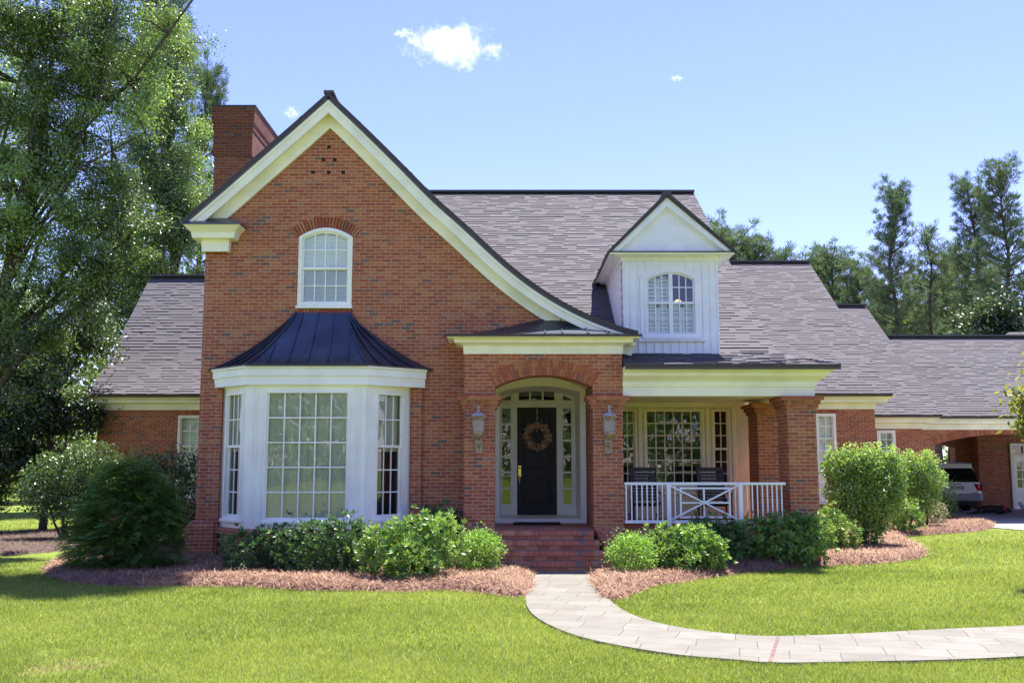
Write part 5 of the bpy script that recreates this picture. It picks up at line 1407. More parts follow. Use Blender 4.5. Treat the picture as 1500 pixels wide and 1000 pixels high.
px_bush('dark_column_shrub', 'dark narrow upright shrub in shade before the parked car', 'shrub', 1385, 764, 30, 700, 'leaf', 1700, 125, (0.075, 0.03, 'conifer'), [(0, 0, .55, 1, .46), (0, 0, .3, .9, .3)])
# --- left of the gable
px_bush('dark_conifer_shrub', 'large dark feathery evergreen shrub at the left house corner', 'shrub', 182, 838, 160, 672, 'spray', 8000, 131, (0.075, 0.026, 'conifer'), [(-.55, 0, .22, .50, .20), (.5, -.1, .24, .52, .22), (-.1, -.4, .18, .6, .18), (-.4, .1, .44, .52, .22), (.42, 0, .48, .52, .24), (0, -.2, .5, .55, .26), (.28, .1, .68, .45, .2), (-.12, 0, .74, .46, .23), (.05, 0, .86, .26, .13), (0, 0, .45, .6, .35)], depth=0.85)
px_bush('camellia_hedge', 'clipped dark camellia hedge against the left wing wall', 'hedge', 236, 806, 120, 658, 'leaf', 7000, 132, (0.085, 0.045, 'camellia'), [(-.5, 0, .5, .6, .48), (.1, 0, .5, .6, .5), (.6, 0, .5, .5, .49)], depth=0.6)
tall_shrub('camellia_shrub', 'sunlit rounded camellia on several bare trunks left of the house', 96, 792, 150, 664, 770, 11000, 133, (0.085, 0.046, 'camellia'), [(-.45, 0, .5, .5, .42), (.1, 0, .62, .65, .42), (.6, 0, .68, .55, .38), (.2, 0, .3, .6, .3)], 5, None)

# ------------------------------------------------------------------ deciduous trees
def crown_clumps(g, c, r, n):
    d = unit(g.normal(0, 1, (n, 3))); q = g.random((n, 1))**0.42
    return np.array(c)+d*q*np.array(r)
def decid(name, label, base, crowns, ncl, nleaf, leaf, seed, kind, trunk_r, top, lean=(0, 0), group=None, clump_r=0.75, forks=9, OVERHEAD=False):
    g = np.random.default_rng(seed); o = thing(name, label, 'tree', base, 0, group)
    vol = np.array([c[3]*c[4]*c[5] for c in crowns]); cn = np.maximum(1, (ncl*vol/vol.sum()).astype(int))
    C = np.concatenate([crown_clumps(g, c[:3], c[3:], k) for c, k in zip(crowns, cn)])
    mb = MB(); n = 8
    tr = [Vector((lean[0]*t+g.normal(0, .10)*t, lean[1]*t+g.normal(0, .10)*t, -0.2+(top+.2)*t)) for t in np.linspace(0, 1, n)]
    mb.tube(tr, [trunk_r*(1.25 if i == 0 else 1-0.8*i/(n-1)) for i in range(n)], 10)
    mb.build('trunk', M['bark'], o, world=False, smooth=True)
    # limbs: greedily aimed at clumps
    limbs = []; high = np.nonzero(C[:, 2] > top*1.16)[0] if OVERHEAD else np.zeros(0, int); low = np.setdiff1d(np.arange(len(C)), high)
    idx = list(g.choice(low, min(forks, len(low)), replace=False)) + list(high[:2])
    lm = MB()
    for i in idx:
        e = Vector(C[i]); f = min(0.92, max(0.18, (e.z-1.2)/top*0.72)); k = f*(n-1); a = tr[int(k)].lerp(tr[min(n-1, int(k)+1)], k-int(k))
        m1 = a.lerp(e, .35)+Vector((g.normal(0, .2), g.normal(0, .2), g.uniform(-.1, .3))); m2 = a.lerp(e, .7)+Vector((g.normal(0, .25), g.normal(0, .25), g.uniform(0, .4)))
        if i in high: a = tr[-1]; m1 = Vector((a.x+(e.x-a.x)*.12, a.y+(e.y-a.y)*.2, 13.3)); m2 = Vector((a.x+(e.x-a.x)*.55, a.y+(e.y-a.y)*.6, 14.6))
        r = trunk_r*(1-.75*f)*.5; lm.tube([a, m1, m2, e], [r, r*.7, r*.45, r*.15], 7); limbs.append([a, m1, m2, e])
    LP = np.array([tuple(p) for l in limbs for p in (l[1], l[1].lerp(l[2], .5), l[2], l[2].lerp(l[3], .5), l[3])])
    for c in C:   # twigs to every clump
        j = ((LP-c)**2).sum(1).argmin(); a = Vector(LP[j]); e = Vector(c)
        lm.tube([a, a.lerp(e, .5)+Vector((0, 0, .1)), e], [0.03, 0.02, 0.008], 4)
    lm.build('branch', M['bark'], o, world=False, smooth=True)
    per = max(1, nleaf//len(C)); 
    rr = clump_r*g.uniform(.55, 1.25, (len(C), 1, 1))
    P = C[:, None, :]+g.normal(0, .42, (len(C), per, 3))*rr*np.array([1, 1, .72])
    br = np.clip(g.normal(.42, .22, (len(C), 1))+.28*np.sin(C[:, :1]*1.1+seed)*np.cos(C[:, 2:3]*.9+C[:, 1:2]*.5)+g.normal(0, .22, (len(C), per)), 0, 1)
    P = P.reshape(-1, 3); D = g.normal(0, 1, P.shape)+np.array([0, 0, -.35]); Nn = g.normal(0, .7, P.shape)+np.array([0, 0, 1.0])
    np_mesh('crown', leaf_quads(P, D, leaf[0], leaf[1], g, Nn), 4, L_[kind], o, br.reshape(-1))
    return o
def base_at(px, Y, z=0): return Vector((X(px, 700, Y), Y, z))
# crowns are given in pixels at the tree's own distance: (px, py, rx_px, rz_px)
def pxcrown(b, Y, lst, dy=0.8):
    out = []
    for px, py, rx, rz in lst:
        p = at(px, py, Y); s = Y/1400.0
        out.append((p.x-b.x, 0.0, p.z, rx*s, max(rx, rz)*s*dy*.8, rz*s))
    return out
b = base_at(-70, 21.0)
OVER = [(-4.5-b.x, 19.9-b.y, 14.4, 1.9, 1.6, 1.3), (-7.0-b.x, 20.2-b.y, 14.0, 1.3, 1.2, 1.2)]   # out-of-view crown over the roof, added to shade the left lawn
decid('water_oak', 'huge leafy oak filling the left side, limbs reaching up to the right', b, OVER*4 + pxcrown(b, 21.0, [(70, 190, 95, 80), (30, 60, 150, 150), (150, 110, 120, 150), (215, 40, 65, 65), (20, 330, 150, 150), (150, 330, 95, 130), (70, 500, 85, 95), (90, 420, 80, 80)]), 820, 290000, (0.074, 0.038), 201, 'oak', .22, 11.5, (1.6, 0.3), 'big trees left of the house', .50, 26, True)
b = base_at(262, 39.0)
decid('water_oak', 'lighter leafy oak rising behind the left wing and chimney', b, pxcrown(b, 39.0, [(225, 120, 62, 80), (255, 235, 58, 75), (215, 330, 78, 80), (175, 440, 70, 70), (270, 320, 32, 60), (300, 68, 22, 8), (255, 60, 34, 40)]), 280, 95000, (0.115, 0.058), 202, 'oak', .26, 15.5, (-1.0, 0.2), 'big trees left of the house', .75, 22)
b = base_at(66, 27.0)
decid('understory_tree', 'dark glossy multi-stemmed tree in the shade under the oak', b, pxcrown(b, 27.0, [(60, 600, 70, 90), (110, 480, 55, 70), (15, 520, 60, 110), (110, 610, 32, 55), (15, 700, 75, 50), (-30, 640, 70, 90)]), 230, 52000, (0.12, 0.055), 203, 'understory', .10, 6.2, (0.3, 0), None, .6, 16)
b = base_at(-60, 34.0)
decid('water_oak', 'oak at the far left edge behind the huge oak', b, pxcrown(b, 34.0, [(-60, 200, 140, 180), (-50, 480, 120, 120)]), 160, 40000, (0.14, 0.07), 204, 'oak', .3, 14, (0.5, 0), 'big trees left of the house', .9, 14)
# young tree reaching in from the right
b = gnd(1606, 858)
decid('young_magnolia', 'young yellow-green tree reaching into the right edge of the lawn', b, [(-.25, 0, 2.75, .80, .7, .60), (0, 0, 3.3, .75, .7, .55), (-.35, -.1, 2.25, .42, .5, .35)], 85, 5200, (0.125, 0.062), 205, 'magnolia', .05, 3.3, (0, 0), None, .42, 12)

# ------------------------------------------------------------------ pines
def pine_mesh(seed, H_, crown0, spread, nb, tuft=0.34, wid=0.030, per=16):
    g = np.random.default_rng(seed); r0 = 0.012*H_+0.05
    mb = MB(); n = 9
    tr = [Vector((g.normal(0, .06)*t*2, g.normal(0, .06)*t*2, -.3+(H_+.1)*t)) for t in np.linspace(0, 1, n)]
    mb.tube(tr, [r0*(1-.9*i/(n-1)) for i in range(n)], 8)
    def on(f): k = f*(n-1); return tr[min(n-1, int(k))].lerp(tr[min(n-1, int(k)+1)], k-int(k))
    bm_ = MB(); tufts = []; dirs = []
    for i in range(nb):
        f = crown0+(1-crown0)*((i+g.random())/nb)**.85; f = min(f, .995)
        a = g.uniform(0, 6.28); u = (f-crown0)/(1-crown0)
        ln = spread*(math.sin(min(1, u*1.1+.18)*math.pi*.62+.35)*(1-u*.55))*g.uniform(.55, 1.15)+.25
        rise = .15+.75*u+g.normal(0, .12); s = on(f); d = Vector((math.cos(a), math.sin(a), rise)).normalized()
        m1 = s+d*ln*.5+Vector((0, 0, -.05*ln)); e = s+d*ln+Vector((0, 0, .12*ln))
        bm_.tube([s, m1, e], [.02+.012*ln, .014+.007*ln, .008], 5)
        for k in range(int(3+ln*4.2)):
            t = g.uniform(.38, 1.0); q = (s.lerp(m1, t*2) if t < .5 else m1.lerp(e, t*2-1)); sd = Vector((g.normal(0, 1), g.normal(0, 1), g.uniform(-.1, .9))).normalized(); w = q+sd*g.uniform(.1, .45)*(.4+ln*.28)
            if g.random() < .5: bm_.tube([q, w], [.009, .005], 4)
            tufts.append(tuple(w)); dd = (sd*.5+d*.4+Vector((0, 0, .55))).normalized(); dirs.append(tuple(dd))
        tufts.append(tuple(e)); dirs.append(tuple((d+Vector((0, 0, .6))).normalized()))
    for z in np.linspace(.96, 1.0, 4): tufts.append(tuple(on(min(z, .999)))); dirs.append((0, 0, 1))
    T_, D_ = np.array(tufts), np.array(dirs); m = len(T_)
    D = unit(D_[:, None, :]*.9+g.normal(0, .55, (m, per, 3))).reshape(-1, 3); C = np.repeat(T_[:, None, :], per, 1).reshape(-1, 3)+g.normal(0, .05, (m*per, 3))
    V = leaf_quads(C, D, tuft, wid, g); tn = np.clip(np.repeat(g.beta(1.6, 1.8, m), per)+g.normal(0, .1, m*per), 0, 1)
    def me_of(mbx, nm):
        me = bpy.data.meshes.new(nm); me.from_pydata(mbx.v, [], mbx.f); me.polygons.foreach_set('use_smooth', [True]*len(me.polygons)); me.materials.append(M['pine_bark']); return me
    return me_of(mb, 'trunk'), me_of(bm_, 'branch'), V, tn
PINES = {}
def make_proto(key, *a):
    t, bme, V, tn = pine_mesh(*a); o = np_mesh('crown', V, 4, L_['pine'], None, tn); cm = o.data; bpy.data.objects.remove(o); PINES[key] = (t, bme, cm, a[1])
make_proto('tall', 301, 19.0, .40, 2.7, 130, .30, .030, 20)
make_proto('full', 302, 13.0, .26, 2.7, 120, .30, .030, 20)
make_proto('slim', 303, 15.0, .55, 1.7, 46)
def pine(key, px, top, Y, rz, label, sx=1.0):
    t, bme, cm, h0 = PINES[key]; b = base_at(px, Y); ht = Z(top, Y); s = ht/h0
    o = thing('pine_tree', label, 'pine tree', b, rz, 'pine trees beyond the house'); o.scale = (s*sx, s*sx, s)
    for me, nm in ((t, 'trunk'), (bme, 'branch'), (cm, 'crown')): link2(me, nm, o)
    return o
def link2(me, nm, par):
    o = bpy.data.objects.new(nm, me); COL.objects.link(o); o.parent = par; return o
pine('tall', 1325, 278, 56, .3, 'tall pine standing alone in the middle of the gap on the right', 1.0)
pine('tall', 1447, 270, 60, 2.1, 'tall pine second from the right edge', .95)
pine('tall', 1494, 250, 54, 4.0, 'tallest dark pine at the right edge', 1.05)
pine('slim', 1378, 340, 58, 1.0, 'slim bare-stemmed pine right of the tall lone pine', 1.1)
pine('full', 1412, 376, 66, 5.2, 'shorter bushy pine between the slim and second pine')
pine('full', 1272, 394, 64, .9, 'low bushy pine just left of the tall lone pine')
pine('full', 1228, 378, 68, 2.6, 'rounded pine above the stepped wing ridge', 1.2)
pine('full', 1190, 386, 72, 3.6, 'pine with pointed top at the end of the second ridge', 1.1)
pine('full', 1152, 378, 76, 4.4, 'small pine above the right half of the second ridge')
pine('full', 1118, 362, 72, 1.7, 'broad pine rising over the middle of the second ridge', 1.15)
pine('full', 1085, 348, 70, .2, 'bushy pine beside the dormer roof', 1.15)
pine('full', 1050, 338, 74, 5.7, 'pine half hidden behind the dormer and main roof')
pine('full', 1306, 420, 82, 1.1, 'distant pine filling the gap left of the tall lone pine')
pine('full', 1352, 408, 84, 2.9, 'distant pine just right of the tall lone pine trunk')
pine('full', 1395, 412, 80, 4.9, 'distant pine between the slim pine and the bushy one')
pine('full', 1464, 395, 82, .6, 'distant pine between the two tall right hand pines')
pine('full', 1210, 385, 84, 5.0, 'distant pine low above the third ridge')
pine('tall', 278, 105, 46, 1.3, 'pine whose branch tips show right of the big oak', .75)
#pine('full', 360, 174, 60, 2.2, 'pine top peeking over the brick chimney', .45)
pine('tall', 215, -20, 52, 3.0, 'tall pine behind the oak crowns on the left', .9)

# small broadleaf trees and far woods
b = base_at(1445, 50.0)
decid('broadleaf_tree', 'bright broadleaf tree above the breezeway roof at right', b, pxcrown(b, 50.0, [(1445, 490, 46, 45), (1480, 470, 34, 52), (1420, 520, 40, 40)]), 90, 15000, (0.19, 0.11), 206, 'understory', .12, 6.5, (0, 0), None, .9, 10)
b = base_at(1360, 70.0)
decid('broadleaf_tree', 'pale yellow-green broadleaf tree low between the pine trunks', b, pxcrown(b, 70.0, [(1350, 490, 60, 45), (1400, 500, 40, 40), (1300, 500, 40, 30)]), 90, 11000, (0.26, 0.16), 207, 'wood', .12, 6.5, (0, 0), None, 1.1, 10)
def woodland(name, label, x0, x1, y0, y1, hmin, hmax, ncl, per, size, seed, mat='wood', trunks=60):
    g = np.random.default_rng(seed)
    cx = g.uniform(x0, x1, ncl); cy = g.uniform(y0, y1, ncl); hh = hmin+(hmax-hmin)*(.5+.5*np.sin(cx*.21+seed)*np.cos(cx*.083+1.0))*g.uniform(.75, 1, ncl); cz = g.uniform(.03, 1, ncl)**.8*hh
    C = np.stack([cx, cy, cz], 1); P = (C[:, None, :]+g.normal(0, 1, (ncl, per, 3))*np.array([1.0, 1.0, .8])).reshape(-1, 3); P[:, 2] = np.abs(P[:, 2])
    tn = np.clip(np.repeat(g.beta(1.5, 1.8, ncl), per)+g.normal(0, .12, ncl*per), 0, 1)
    o = np_mesh(name, leaf_quads(P, g.normal(0, 1, P.shape), size, size*.6, g, g.normal(0, .8, P.shape)+np.array([0, 0, .8])), 4, L_[mat], None, tn)
    return tag(o, label, 'woodland', None, 'stuff')
woodland('far_woodland', 'hazy belt of mixed woodland far behind the house', -75, 85, 84, 104, 5.5, 8.8, 1500, 34, .55, 401)
woodland('left_woodland', 'shaded woodland behind the big trees at left', -62, -15, 54, 76, 7, 15, 900, 40, .45, 402)
woodland('opposite_woodland', 'woodland across the lawn mirrored in the window panes', -55, 55, -80, -48, 7, 13, 900, 30, .9, 403, 'oak')
# ================================================================== GROUND
def ground_mat():
    t = NT('lawn_soil'); p = t.pos()
    c = t.ramp(t.noise(1.3, 4, p), [(0.3, (0.14, 0.195, 0.02)), (0.7, (0.22, 0.265, 0.04))])
    c = t.mix(t.maprange(t.noise(45, 3, p), .35, .7), c, (0.07, 0.11, 0.018, 1))
    # worn straw-coloured patches near the front left
    d = t.n('ShaderNodeVectorMath', operation='DISTANCE'); t.l(p, d.inputs[0]); d.inputs[1].default_value = tuple(gnd(95, 972))
    w = t.m_('ADD', d.outputs['Value'], t.m_('MULTIPLY_ADD', t.noise(3.0, 3, p), 1.6, -.8))
    c = t.mix(t.maprange(w, .6, .0, 0, .75), c, (0.24, 0.16, 0.10, 1))
    t.principled(c, .9, 0, .2, t.bump(t.noise(60, 3, p), .5, .02)); return t.m
M['lawn'] = ground_mat()
mb = MB(); n = 24
mb.add([(-320, -260, -.02), (320, -260, -.02), (320, 420, -.02), (-320, 420, -.02)], [(0, 1, 2, 3)])
tag(mb.build('ground', M['lawn']), kind='structure')

def poly(pts, z=0.0): return np.array([[gnd(a, b).x, gnd(a, b).y] for a, b in pts])
def chaikin(P, n=2, closed=True):
    for _ in range(n):
        Q = np.roll(P, -1, 0); P = np.stack([P*.75+Q*.25, P*.25+Q*.75], 1).reshape(-1, 2)
    return P
def pip(P, x, y):
    ins = np.zeros(len(x), bool); n = len(P); j = n-1
    for i in range(n):
        xi, yi, xj, yj = P[i, 0], P[i, 1], P[j, 0], P[j, 1]
        if abs(yj-yi) > 1e-9: ins ^= ((yi > y) != (yj > y)) & (x < (xj-xi)*(y-yi)/(yj-yi)+xi)
        j = i
    return ins
def edge_dist(P, x, y):
    d = np.full(len(x), 1e9); Q = np.roll(P, -1, 0)
    for a, b in zip(P, Q):
        e = b-a; t = np.clip(((x-a[0])*e[0]+(y-a[1])*e[1])/max((e**2).sum(), 1e-9), 0, 1); d = np.minimum(d, np.hypot(x-a[0]-t*e[0], y-a[1]-t*e[1]))
    return d
# walkway
left = [(778, 830), (781, 842), (776, 858), (768, 878), (775, 896), (797, 913), (845, 933), (915, 948), (1000, 961), (1080, 967), (1128, 972), (1250, 970), (1400, 967), (1500, 962), (1700, 952)]
right = [(1700, 905), (1500, 917), (1400, 921), (1250, 929), (1140, 933), (1090, 931), (1030, 925), (970, 915), (930, 903), (905, 890), (888, 874), (868, 856), (866, 845), (872, 830)]
WALK = poly(left+right)
def smooth_open(P, n=2):
    P = np.array(P, float)
    for _ in range(n): P = np.concatenate([P[:1], np.stack([P[:-1]*.75+P[1:]*.25, P[:-1]*.25+P[1:]*.75], 1).reshape(-1, 2), P[-1:]])
    return P
WALK = np.concatenate([smooth_open(poly(left)), smooth_open(poly(right))])
def walk_mat():
    t = NT('stamped_concrete_walk'); p = t.pos()
    mp = t.n('ShaderNodeMapping'); mp.inputs['Rotation'].default_value = (0, 0, rad(14)); t.l(p, mp.inputs[0])
    wv = t.n('ShaderNodeVectorMath', operation='ADD'); t.l(mp.outputs[0], wv.inputs[0])
    ns = t.n('ShaderNodeVectorMath', operation='SCALE'); t.l(t.noise(1.5, 2, p, out='Color'), ns.inputs[0]); ns.inputs['Scale'].default_value = .08; t.l(ns.outputs[0], wv.inputs[1])
    b = t.n('ShaderNodeTexBrick'); b.offset = .37; b.squash = .8; b.squash_frequency = 3
    b.inputs['Color1'].default_value = (.163, .152, .130, 1); b.inputs['Color2'].default_value = (.203, .190, .164, 1); b.inputs['Mortar'].default_value = (.095, .082, .068, 1)
    b.inputs['Scale'].default_value = 1; b.inputs['Mortar Size'].default_value = .007; b.inputs['Mortar Smooth'].default_value = .4; b.inputs['Brick Width'].default_value = .62; b.inputs['Row Height'].default_value = .42; b.inputs['Bias'].default_value = 0
    t.l(wv.outputs[0], b.inputs['Vector'])
    c = t.mix(t.maprange(t.noise(2.2, 5, p), .42, .68, 0, .45), b.outputs['Color'], (.125, .110, .092, 1))
    gr = t.noise(90, 3, p); c = t.mix(1.0, c, t.maprange(gr, .3, .7, .84, 1.14), 'MULTIPLY')
    t.principled(c, .85, 0, .3, t.bump(t.m_('SUBTRACT', t.m_('MULTIPLY', gr, .3), b.outputs['Fac']), .35, .006)); return t.m
def flat_sheet(P, z, name, mat, skirt=.06):
    mb = MB(); n = len(P); tris = tessellate_polygon([[Vector((x, y, 0)) for x, y in P]])
    vs = [(x, y, z) for x, y in P]+[(x, y, z-skirt) for x, y in P]
    mb.add(vs, [tuple(t) for t in tris]+[(k, (k+1) % n, n+(k+1) % n, n+k) for k in range(n)]); return mb.build(name, mat)
tag(flat_sheet(WALK, .012, 'walkway', walk_mat()), kind='structure')
# expansion joint of rust-red straw
a, b = gnd(1140, 934), gnd(1128, 971); mb = MB(); mb.bar((a.x, a.y, .0145), (b.x, b.y, .0145), .035, .004, (0, 0, 1)); tag(mb.build('walkway_joint', simple('rusty_joint_filler', (.15, .095, .075), .95, vary=.4, scale=20)), kind='structure')
# driveway
DRIVE = np.array([[14.6, 26.4], [60, 20], [60, 60], [12.0, 60], [12.0, 33.0], [13.2, 30.0], [14.0, 28.2]])
tag(flat_sheet(DRIVE, .006, 'driveway', simple('grey_concrete_drive', (.30, .295, .30), .85, vary=.15, scale=1.2, bumpy=.2)), kind='structure')

# pine-straw beds
def straw_mat():
    t = NT('pine_straw'); a = t.n('ShaderNodeAttribute', attribute_name='tint')
    c = t.ramp(a.outputs['Fac'], [(0, (.11, .058, .036)), (.5, (.31, .175, .108)), (1, (.56, .38, .26))])
    t.principled(c, .7, 0, .3); return t.m
M['straw'] = straw_mat()
M['straw_base'] = simple('pine_straw_floor', (.20, .10, .072), .95, vary=.4, scale=14, bumpy=.8)
bedL = [(776, 826), (783, 846), (778, 862), (768, 874), (742, 872), (700, 866), (650, 862), (600, 866), (540, 863), (480, 864), (420, 862), (370, 858), (320, 859), (260, 857), (200, 858), (140, 855), (95, 850), (66, 838), (75, 822), (120, 812), (160, 804), (215, 800), (262, 790), (262, 780), (560, 778), (725, 800)]
bedR = [(872, 826), (866, 848), (868, 862), (882, 874), (898, 880), (925, 868), (955, 857), (1000, 851), (1050, 843), (1100, 837), (1150, 832), (1200, 827), (1260, 826), (1310, 822), (1345, 817), (1357, 807), (1340, 797), (1308, 786), (1340, 783), (1400, 780), (1440, 776), (1460, 769), (1440, 763), (1395, 759), (1300, 756), (1220, 762), (1190, 788), (1000, 792), (940, 800)]
bedT = [(-90, 786), (0, 781), (80, 776), (130, 784), (140, 796), (90, 806), (20, 811), (-90, 816)]
GR = {}
def bed(name, pts, label, nst, seed, hmax=.13, mats=None):
    mats = mats or (M['straw_base'], M['straw'])
    P = chaikin(poly(pts), 2); g = np.random.default_rng(seed); x0, y0 = P.min(0); x1, y1 = P.max(0)
    H_ = lambda x, y: hmax*np.clip(edge_dist(P, x, y)/.35, 0, 1)**.55*(.8+.2*np.sin(x*2.3)*np.cos(y*1.9))+.02
    s = .10; xs = np.arange(x0-s, x1+s, s); ys = np.arange(y0-s, y1+s, s); gx, gy = np.meshgrid(xs, ys); ins = pip(P, gx.ravel(), gy.ravel()).reshape(gx.shape)
    z = np.where(ins, H_(gx.ravel(), gy.ravel()).reshape(gx.shape), -.025)
    V = np.stack([gx, gy, z], -1).reshape(-1, 3); nx = gx.shape[1]; F_ = []
    any_ = ins[:-1, :-1] | ins[1:, :-1] | ins[:-1, 1:] | ins[1:, 1:]
    for i, j in zip(*np.nonzero(any_)): F_.append((i*nx+j, i*nx+j+1, (i+1)*nx+j+1, (i+1)*nx+j))
    me = bpy.data.meshes.new(name+'_floor'); me.from_pydata(V.tolist(), [], F_); me.polygons.foreach_set('use_smooth', [True]*len(me.polygons))
    o = link(me, name, mats[0]); tag(o, label, 'pine straw', None, 'stuff')
    x = g.uniform(x0, x1, nst*4); y = g.uniform(y0, y1, nst*4); k = pip(P, x, y); 
    dist = edge_dist(P, x, y); k |= (dist < .16) & (g.random(len(x)) < np.exp(-dist/.05))
    x, y = x[k][:nst], y[k][:nst]; n = len(x); zz = H_(x, y)*pip(P, x, y)+.012
    t = g.uniform(0, 6.28, n); D = np.stack([np.cos(t), np.sin(t), g.normal(.12, .36, n)], 1); D = unit(D)
    l = g.uniform(.09, .25, (n, 1)); Sd = unit(np.cross(D, np.array([0, 0, 1.0])))*g.uniform(.002, .0048, (n, 1)); C = np.stack([x, y, zz], 1)-D*l*.5; C[:, 2] = np.maximum(C[:, 2], .004)
    Vq = np.empty((n, 4, 3)); bend = np.array([0, 0, .012]); Vq[:, 0] = C-Sd; Vq[:, 1] = C+D*l-Sd*.5; Vq[:, 2] = C+D*l+Sd*.5; Vq[:, 3] = C+Sd
    np_mesh('straw_needles', Vq.reshape(-1, 3), 4, mats[1], o, g.beta(1.6, 1.6, n)); GR[name] = P
bed('straw_bed', bedL, 'mounded reddish pine straw bed along the bay window left of the steps', 105000, 501)
bed('straw_bed_right', bedR, 'mounded reddish pine straw bed below the porch right of the walk', 105000, 502)
bpy.data.objects['straw_bed_right'].name = 'pine_straw'
bpy.data.objects['straw_bed'].name = 'pine_straw.001'
bed('leaf_litter', bedT, 'brown straw litter with shade darkened into its colour under the left trees', 9000, 503, .06, (simple('shade_darkened_litter', (.085, .055, .042), .95, vary=.4, scale=10), simple('shade_darkened_litter_straw', (.13, .085, .062), .9)))  # litter browns darkened further to stand in for tree shade

# lawn blades
def lawn():
    g = np.random.default_rng(601); Xs = []; Ys = []
    for y0, y1, dens in ((8.0, 10.5, 5200), (10.5, 13.5, 3000), (13.5, 17.5, 1700), (17.5, 24, 650), (24, 36, 220)):
        w = lambda y: .60*y+1.2
        area = (y1-y0)*(w(y0)+w(y1)); n = int(area*dens); y = g.uniform(y0, y1, n); x = g.uniform(-1, 1, n)*w(y); Xs.append(x); Ys.append(y)
    x = np.concatenate(Xs); y = np.concatenate(Ys)
    out = pip(WALK, x, y) | pip(DRIVE, x, y)
    for P in GR.values(): out |= pip(P, x, y)
    out |= (y > 19) & (x > -12) & (x < 14) & ~(((x > 5.5) & (y < 27.4)))
    worn = np.hypot(x-gnd(95, 972).x, y-gnd(95, 972).y)+.5*np.sin(x*5)*np.cos(y*4); out |= (worn < .5) & (g.random(len(x)) < .5)
    x, y = x[~out], y[~out]; n = len(x)
    edge = edge_dist(WALK, x, y) < .06
    far = np.clip((y-8)/14, 0, 1)
    h = g.uniform(.012, .032, n)*(1+.3*far)*(1+.25*np.sin(x*1.7)*np.cos(y*2.3))*(1+.3*np.sin(x*9+3*np.sin(y*5))*np.sin(y*11+2*np.sin(x*4))); w = g.uniform(.0018, .0034, n)*(1+1.8*far)
    t = g.uniform(0, 6.28, n); lean = g.normal(0, .95, (n, 2))
    B = np.stack([x, y, np.full(n, -.018)], 1); Sd = np.stack([np.cos(t), np.sin(t), np.zeros(n)], 1)*w[:, None]
    tip = B+np.stack([lean[:, 0]*h, lean[:, 1]*h, h+.018], 1)
    V = np.stack([B-Sd, B+Sd, tip], 1).reshape(-1, 3)
    patch = .5+.22*np.sin(x*2.9+2*np.sin(y*2.1))*np.sin(y*3.3+1.5*np.sin(x*1.9))+.30*np.sin(x*.9+1.2*np.sin(y*.7))*np.cos(y*1.1+.8*np.sin(x*.6))
    tn = np.clip(patch*.6+g.beta(1.5, 1.8, n)*.55-.05, 0, 1)
    dry = g.random(n) < .08; tn[dry] = 1.0
    lm = leaf_mat('grass_blade', (.112, .178, .026), (.345, .39, .105), .42, .04, .4)
    tag(np_mesh('lawn_grass', V, 3, lm, None, tn), 'short bright green lawn grass', 'grass', None, 'stuff')
lawn()
# ================================================================== SKY, SUN, CAMERA
SUN = Vector((0.18, 0.31, 1.0)).normalized()
elev = math.asin(SUN.z); azi = math.atan2(SUN.x, SUN.y)
W = bpy.data.worlds.new('World'); S.world = W; W.use_nodes = True
nt = W.node_tree; bg = nt.nodes['Background']
sky = nt.nodes.new('ShaderNodeTexSky'); sky.sky_type = 'NISHITA'; sky.sun_disc = False
sky.sun_elevation = elev; sky.sun_rotation = azi; sky.altitude = 50; sky.air_density = 1.0; sky.dust_density = 0.05; sky.ozone_density = 2.6
mul = nt.nodes.new('ShaderNodeMix'); mul.data_type = 'RGBA'; mul.blend_type = 'MULTIPLY'; mul.inputs[0].default_value = 1.0
mul.inputs[7].default_value = (0.80, 0.685, 1.0, 1)
nt.links.new(sky.outputs[0], mul.inputs[6]); nt.links.new(mul.outputs[2], bg.inputs[0]); bg.inputs[1].default_value = 0.082
sl = bpy.data.lights.new('sun', 'SUN'); sl.energy = 3.8; sl.angle = rad(0.53); sl.color = (1.0, 0.95, 0.87)
so = bpy.data.objects.new('sun', sl); COL.objects.link(so); so.rotation_euler = (-SUN).to_track_quat('-Z', 'Y').to_euler(); so.location = (10, 20, 40)

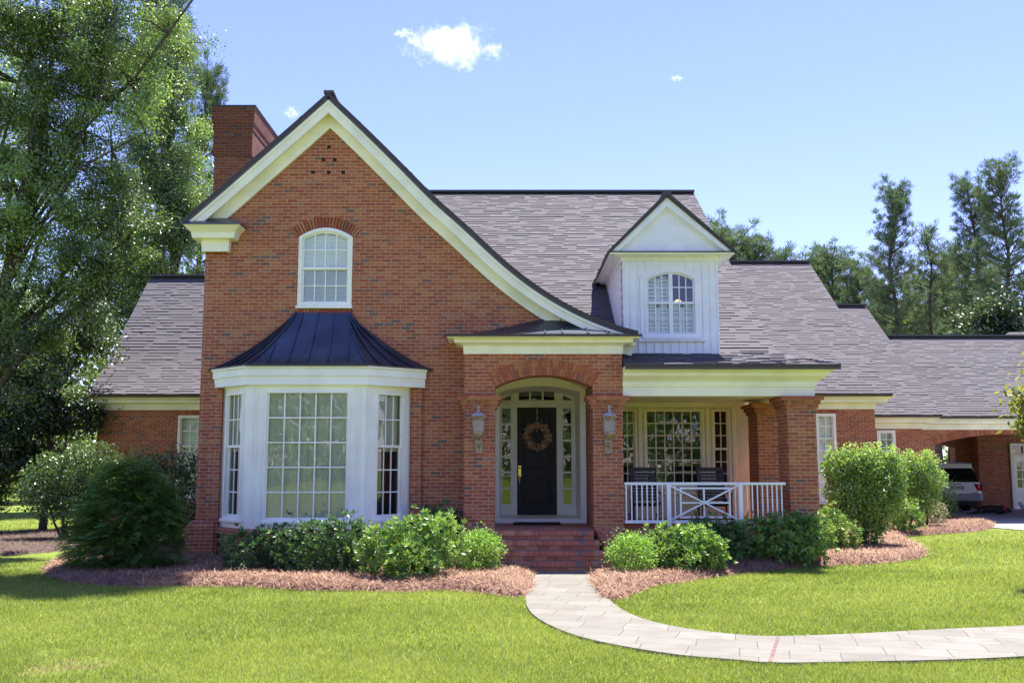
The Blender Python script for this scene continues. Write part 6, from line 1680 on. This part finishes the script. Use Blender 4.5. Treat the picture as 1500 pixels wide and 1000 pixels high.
# clouds: lumpy volumes of droplets far beyond the trees
def cloud(name, px, py, Y, wpx, hpx, seed, label, dens=0.05):
    c = at(px, py, Y); s = Y/1400.0; Rn = random.Random(seed); import bmesh
    bm = bmesh.new(); bmesh.ops.create_icosphere(bm, subdivisions=4, radius=1.0)
    from mathutils import noise
    for v in bm.verts:
        d = v.co.normalized(); k = 1+.35*noise.noise(d*2.1+Vector((seed, 0, 0)))
        v.co = Vector((d.x*wpx*s/2*k, d.y*wpx*s*.28*k, d.z*hpx*s/2*k))
    me = bpy.data.meshes.new(name); bm.to_mesh(me); bm.free()
    t = NT(name+'_droplets'); tc = t.n('ShaderNodeTexCoord'); mp = t.n('ShaderNodeMapping'); t.l(tc.outputs['Object'], mp.inputs[0]); mp.inputs['Location'].default_value = (seed*13.7, seed*3.1, 0)
    nz = t.noise(3.6/(wpx*s*.5), 8, mp.outputs[0], .68)
    sc = t.n('ShaderNodeVectorMath', operation='MULTIPLY'); t.l(tc.outputs['Object'], sc.inputs[0]); sc.inputs[1].default_value = (2/(wpx*s), 2/(wpx*s*.56), 2/(hpx*s))
    ln = t.n('ShaderNodeVectorMath', operation='LENGTH'); t.l(sc.outputs[0], ln.inputs[0])
    body = t.m_('SUBTRACT', t.m_('MULTIPLY_ADD', nz, 4.2, -1.72), t.m_('MULTIPLY', t.m_('POWER', ln.outputs['Value'], 1.6), .95))
    d = t.m_('MULTIPLY', t.maprange(body, -.15, .9), dens)
    v = t.n('ShaderNodeVolumePrincipled'); v.inputs['Color'].default_value = (1, 1, 1, 1); v.inputs['Anisotropy'].default_value = .45; t.l(d, v.inputs['Density']); t.l(v.outputs[0], t.out.inputs['Volume'])
    o = link(me, name, t.m); o.location = c
    return tag(o, label, 'cloud')
cloud('cloud', 662, 68, 900, 176, 86, 3, 'largest wispy white cloud high above the main roof ridge', .06)
cloud('cloud', 592, 49, 900, 44, 20, 5, 'small cloud puff just left of the largest cloud', .12)
cloud('cloud', 427, 165, 900, 34, 26, 8, 'small round cloud between the chimney and the gable peak', .12)
cloud('cloud', 992, 115, 900, 34, 14, 9, 'faint thin cloud alone in the open sky on the right', .08)

cam = bpy.data.cameras.new('camera'); co = bpy.data.objects.new('camera', cam); COL.objects.link(co)
co.location = (0, 0, H); co.rotation_euler = (math.pi/2+TILT, 0, 0)
cam.sensor_width = 36; cam.lens = F/1500*36; cam.clip_start = .1; cam.clip_end = 5000
S.camera = co
S.view_settings.view_transform = 'Standard'; S.view_settings.look = 'None'; S.view_settings.exposure = 2.0; S.view_settings.gamma = 1.0
cy = S.cycles
cy.max_bounces = 12; cy.diffuse_bounces = 7; cy.glossy_bounces = 4; cy.transmission_bounces = 6; cy.transparent_max_bounces = 12; cy.volume_bounces = 4
cy.use_denoising = True; cy.denoiser = 'OPENIMAGEDENOISE'; cy.denoising_prefilter = 'ACCURATE'; cy.denoising_input_passes = 'RGB_ALBEDO_NORMAL'
cy.caustics_reflective = False; cy.caustics_refractive = False
cy.sample_clamp_indirect = 6
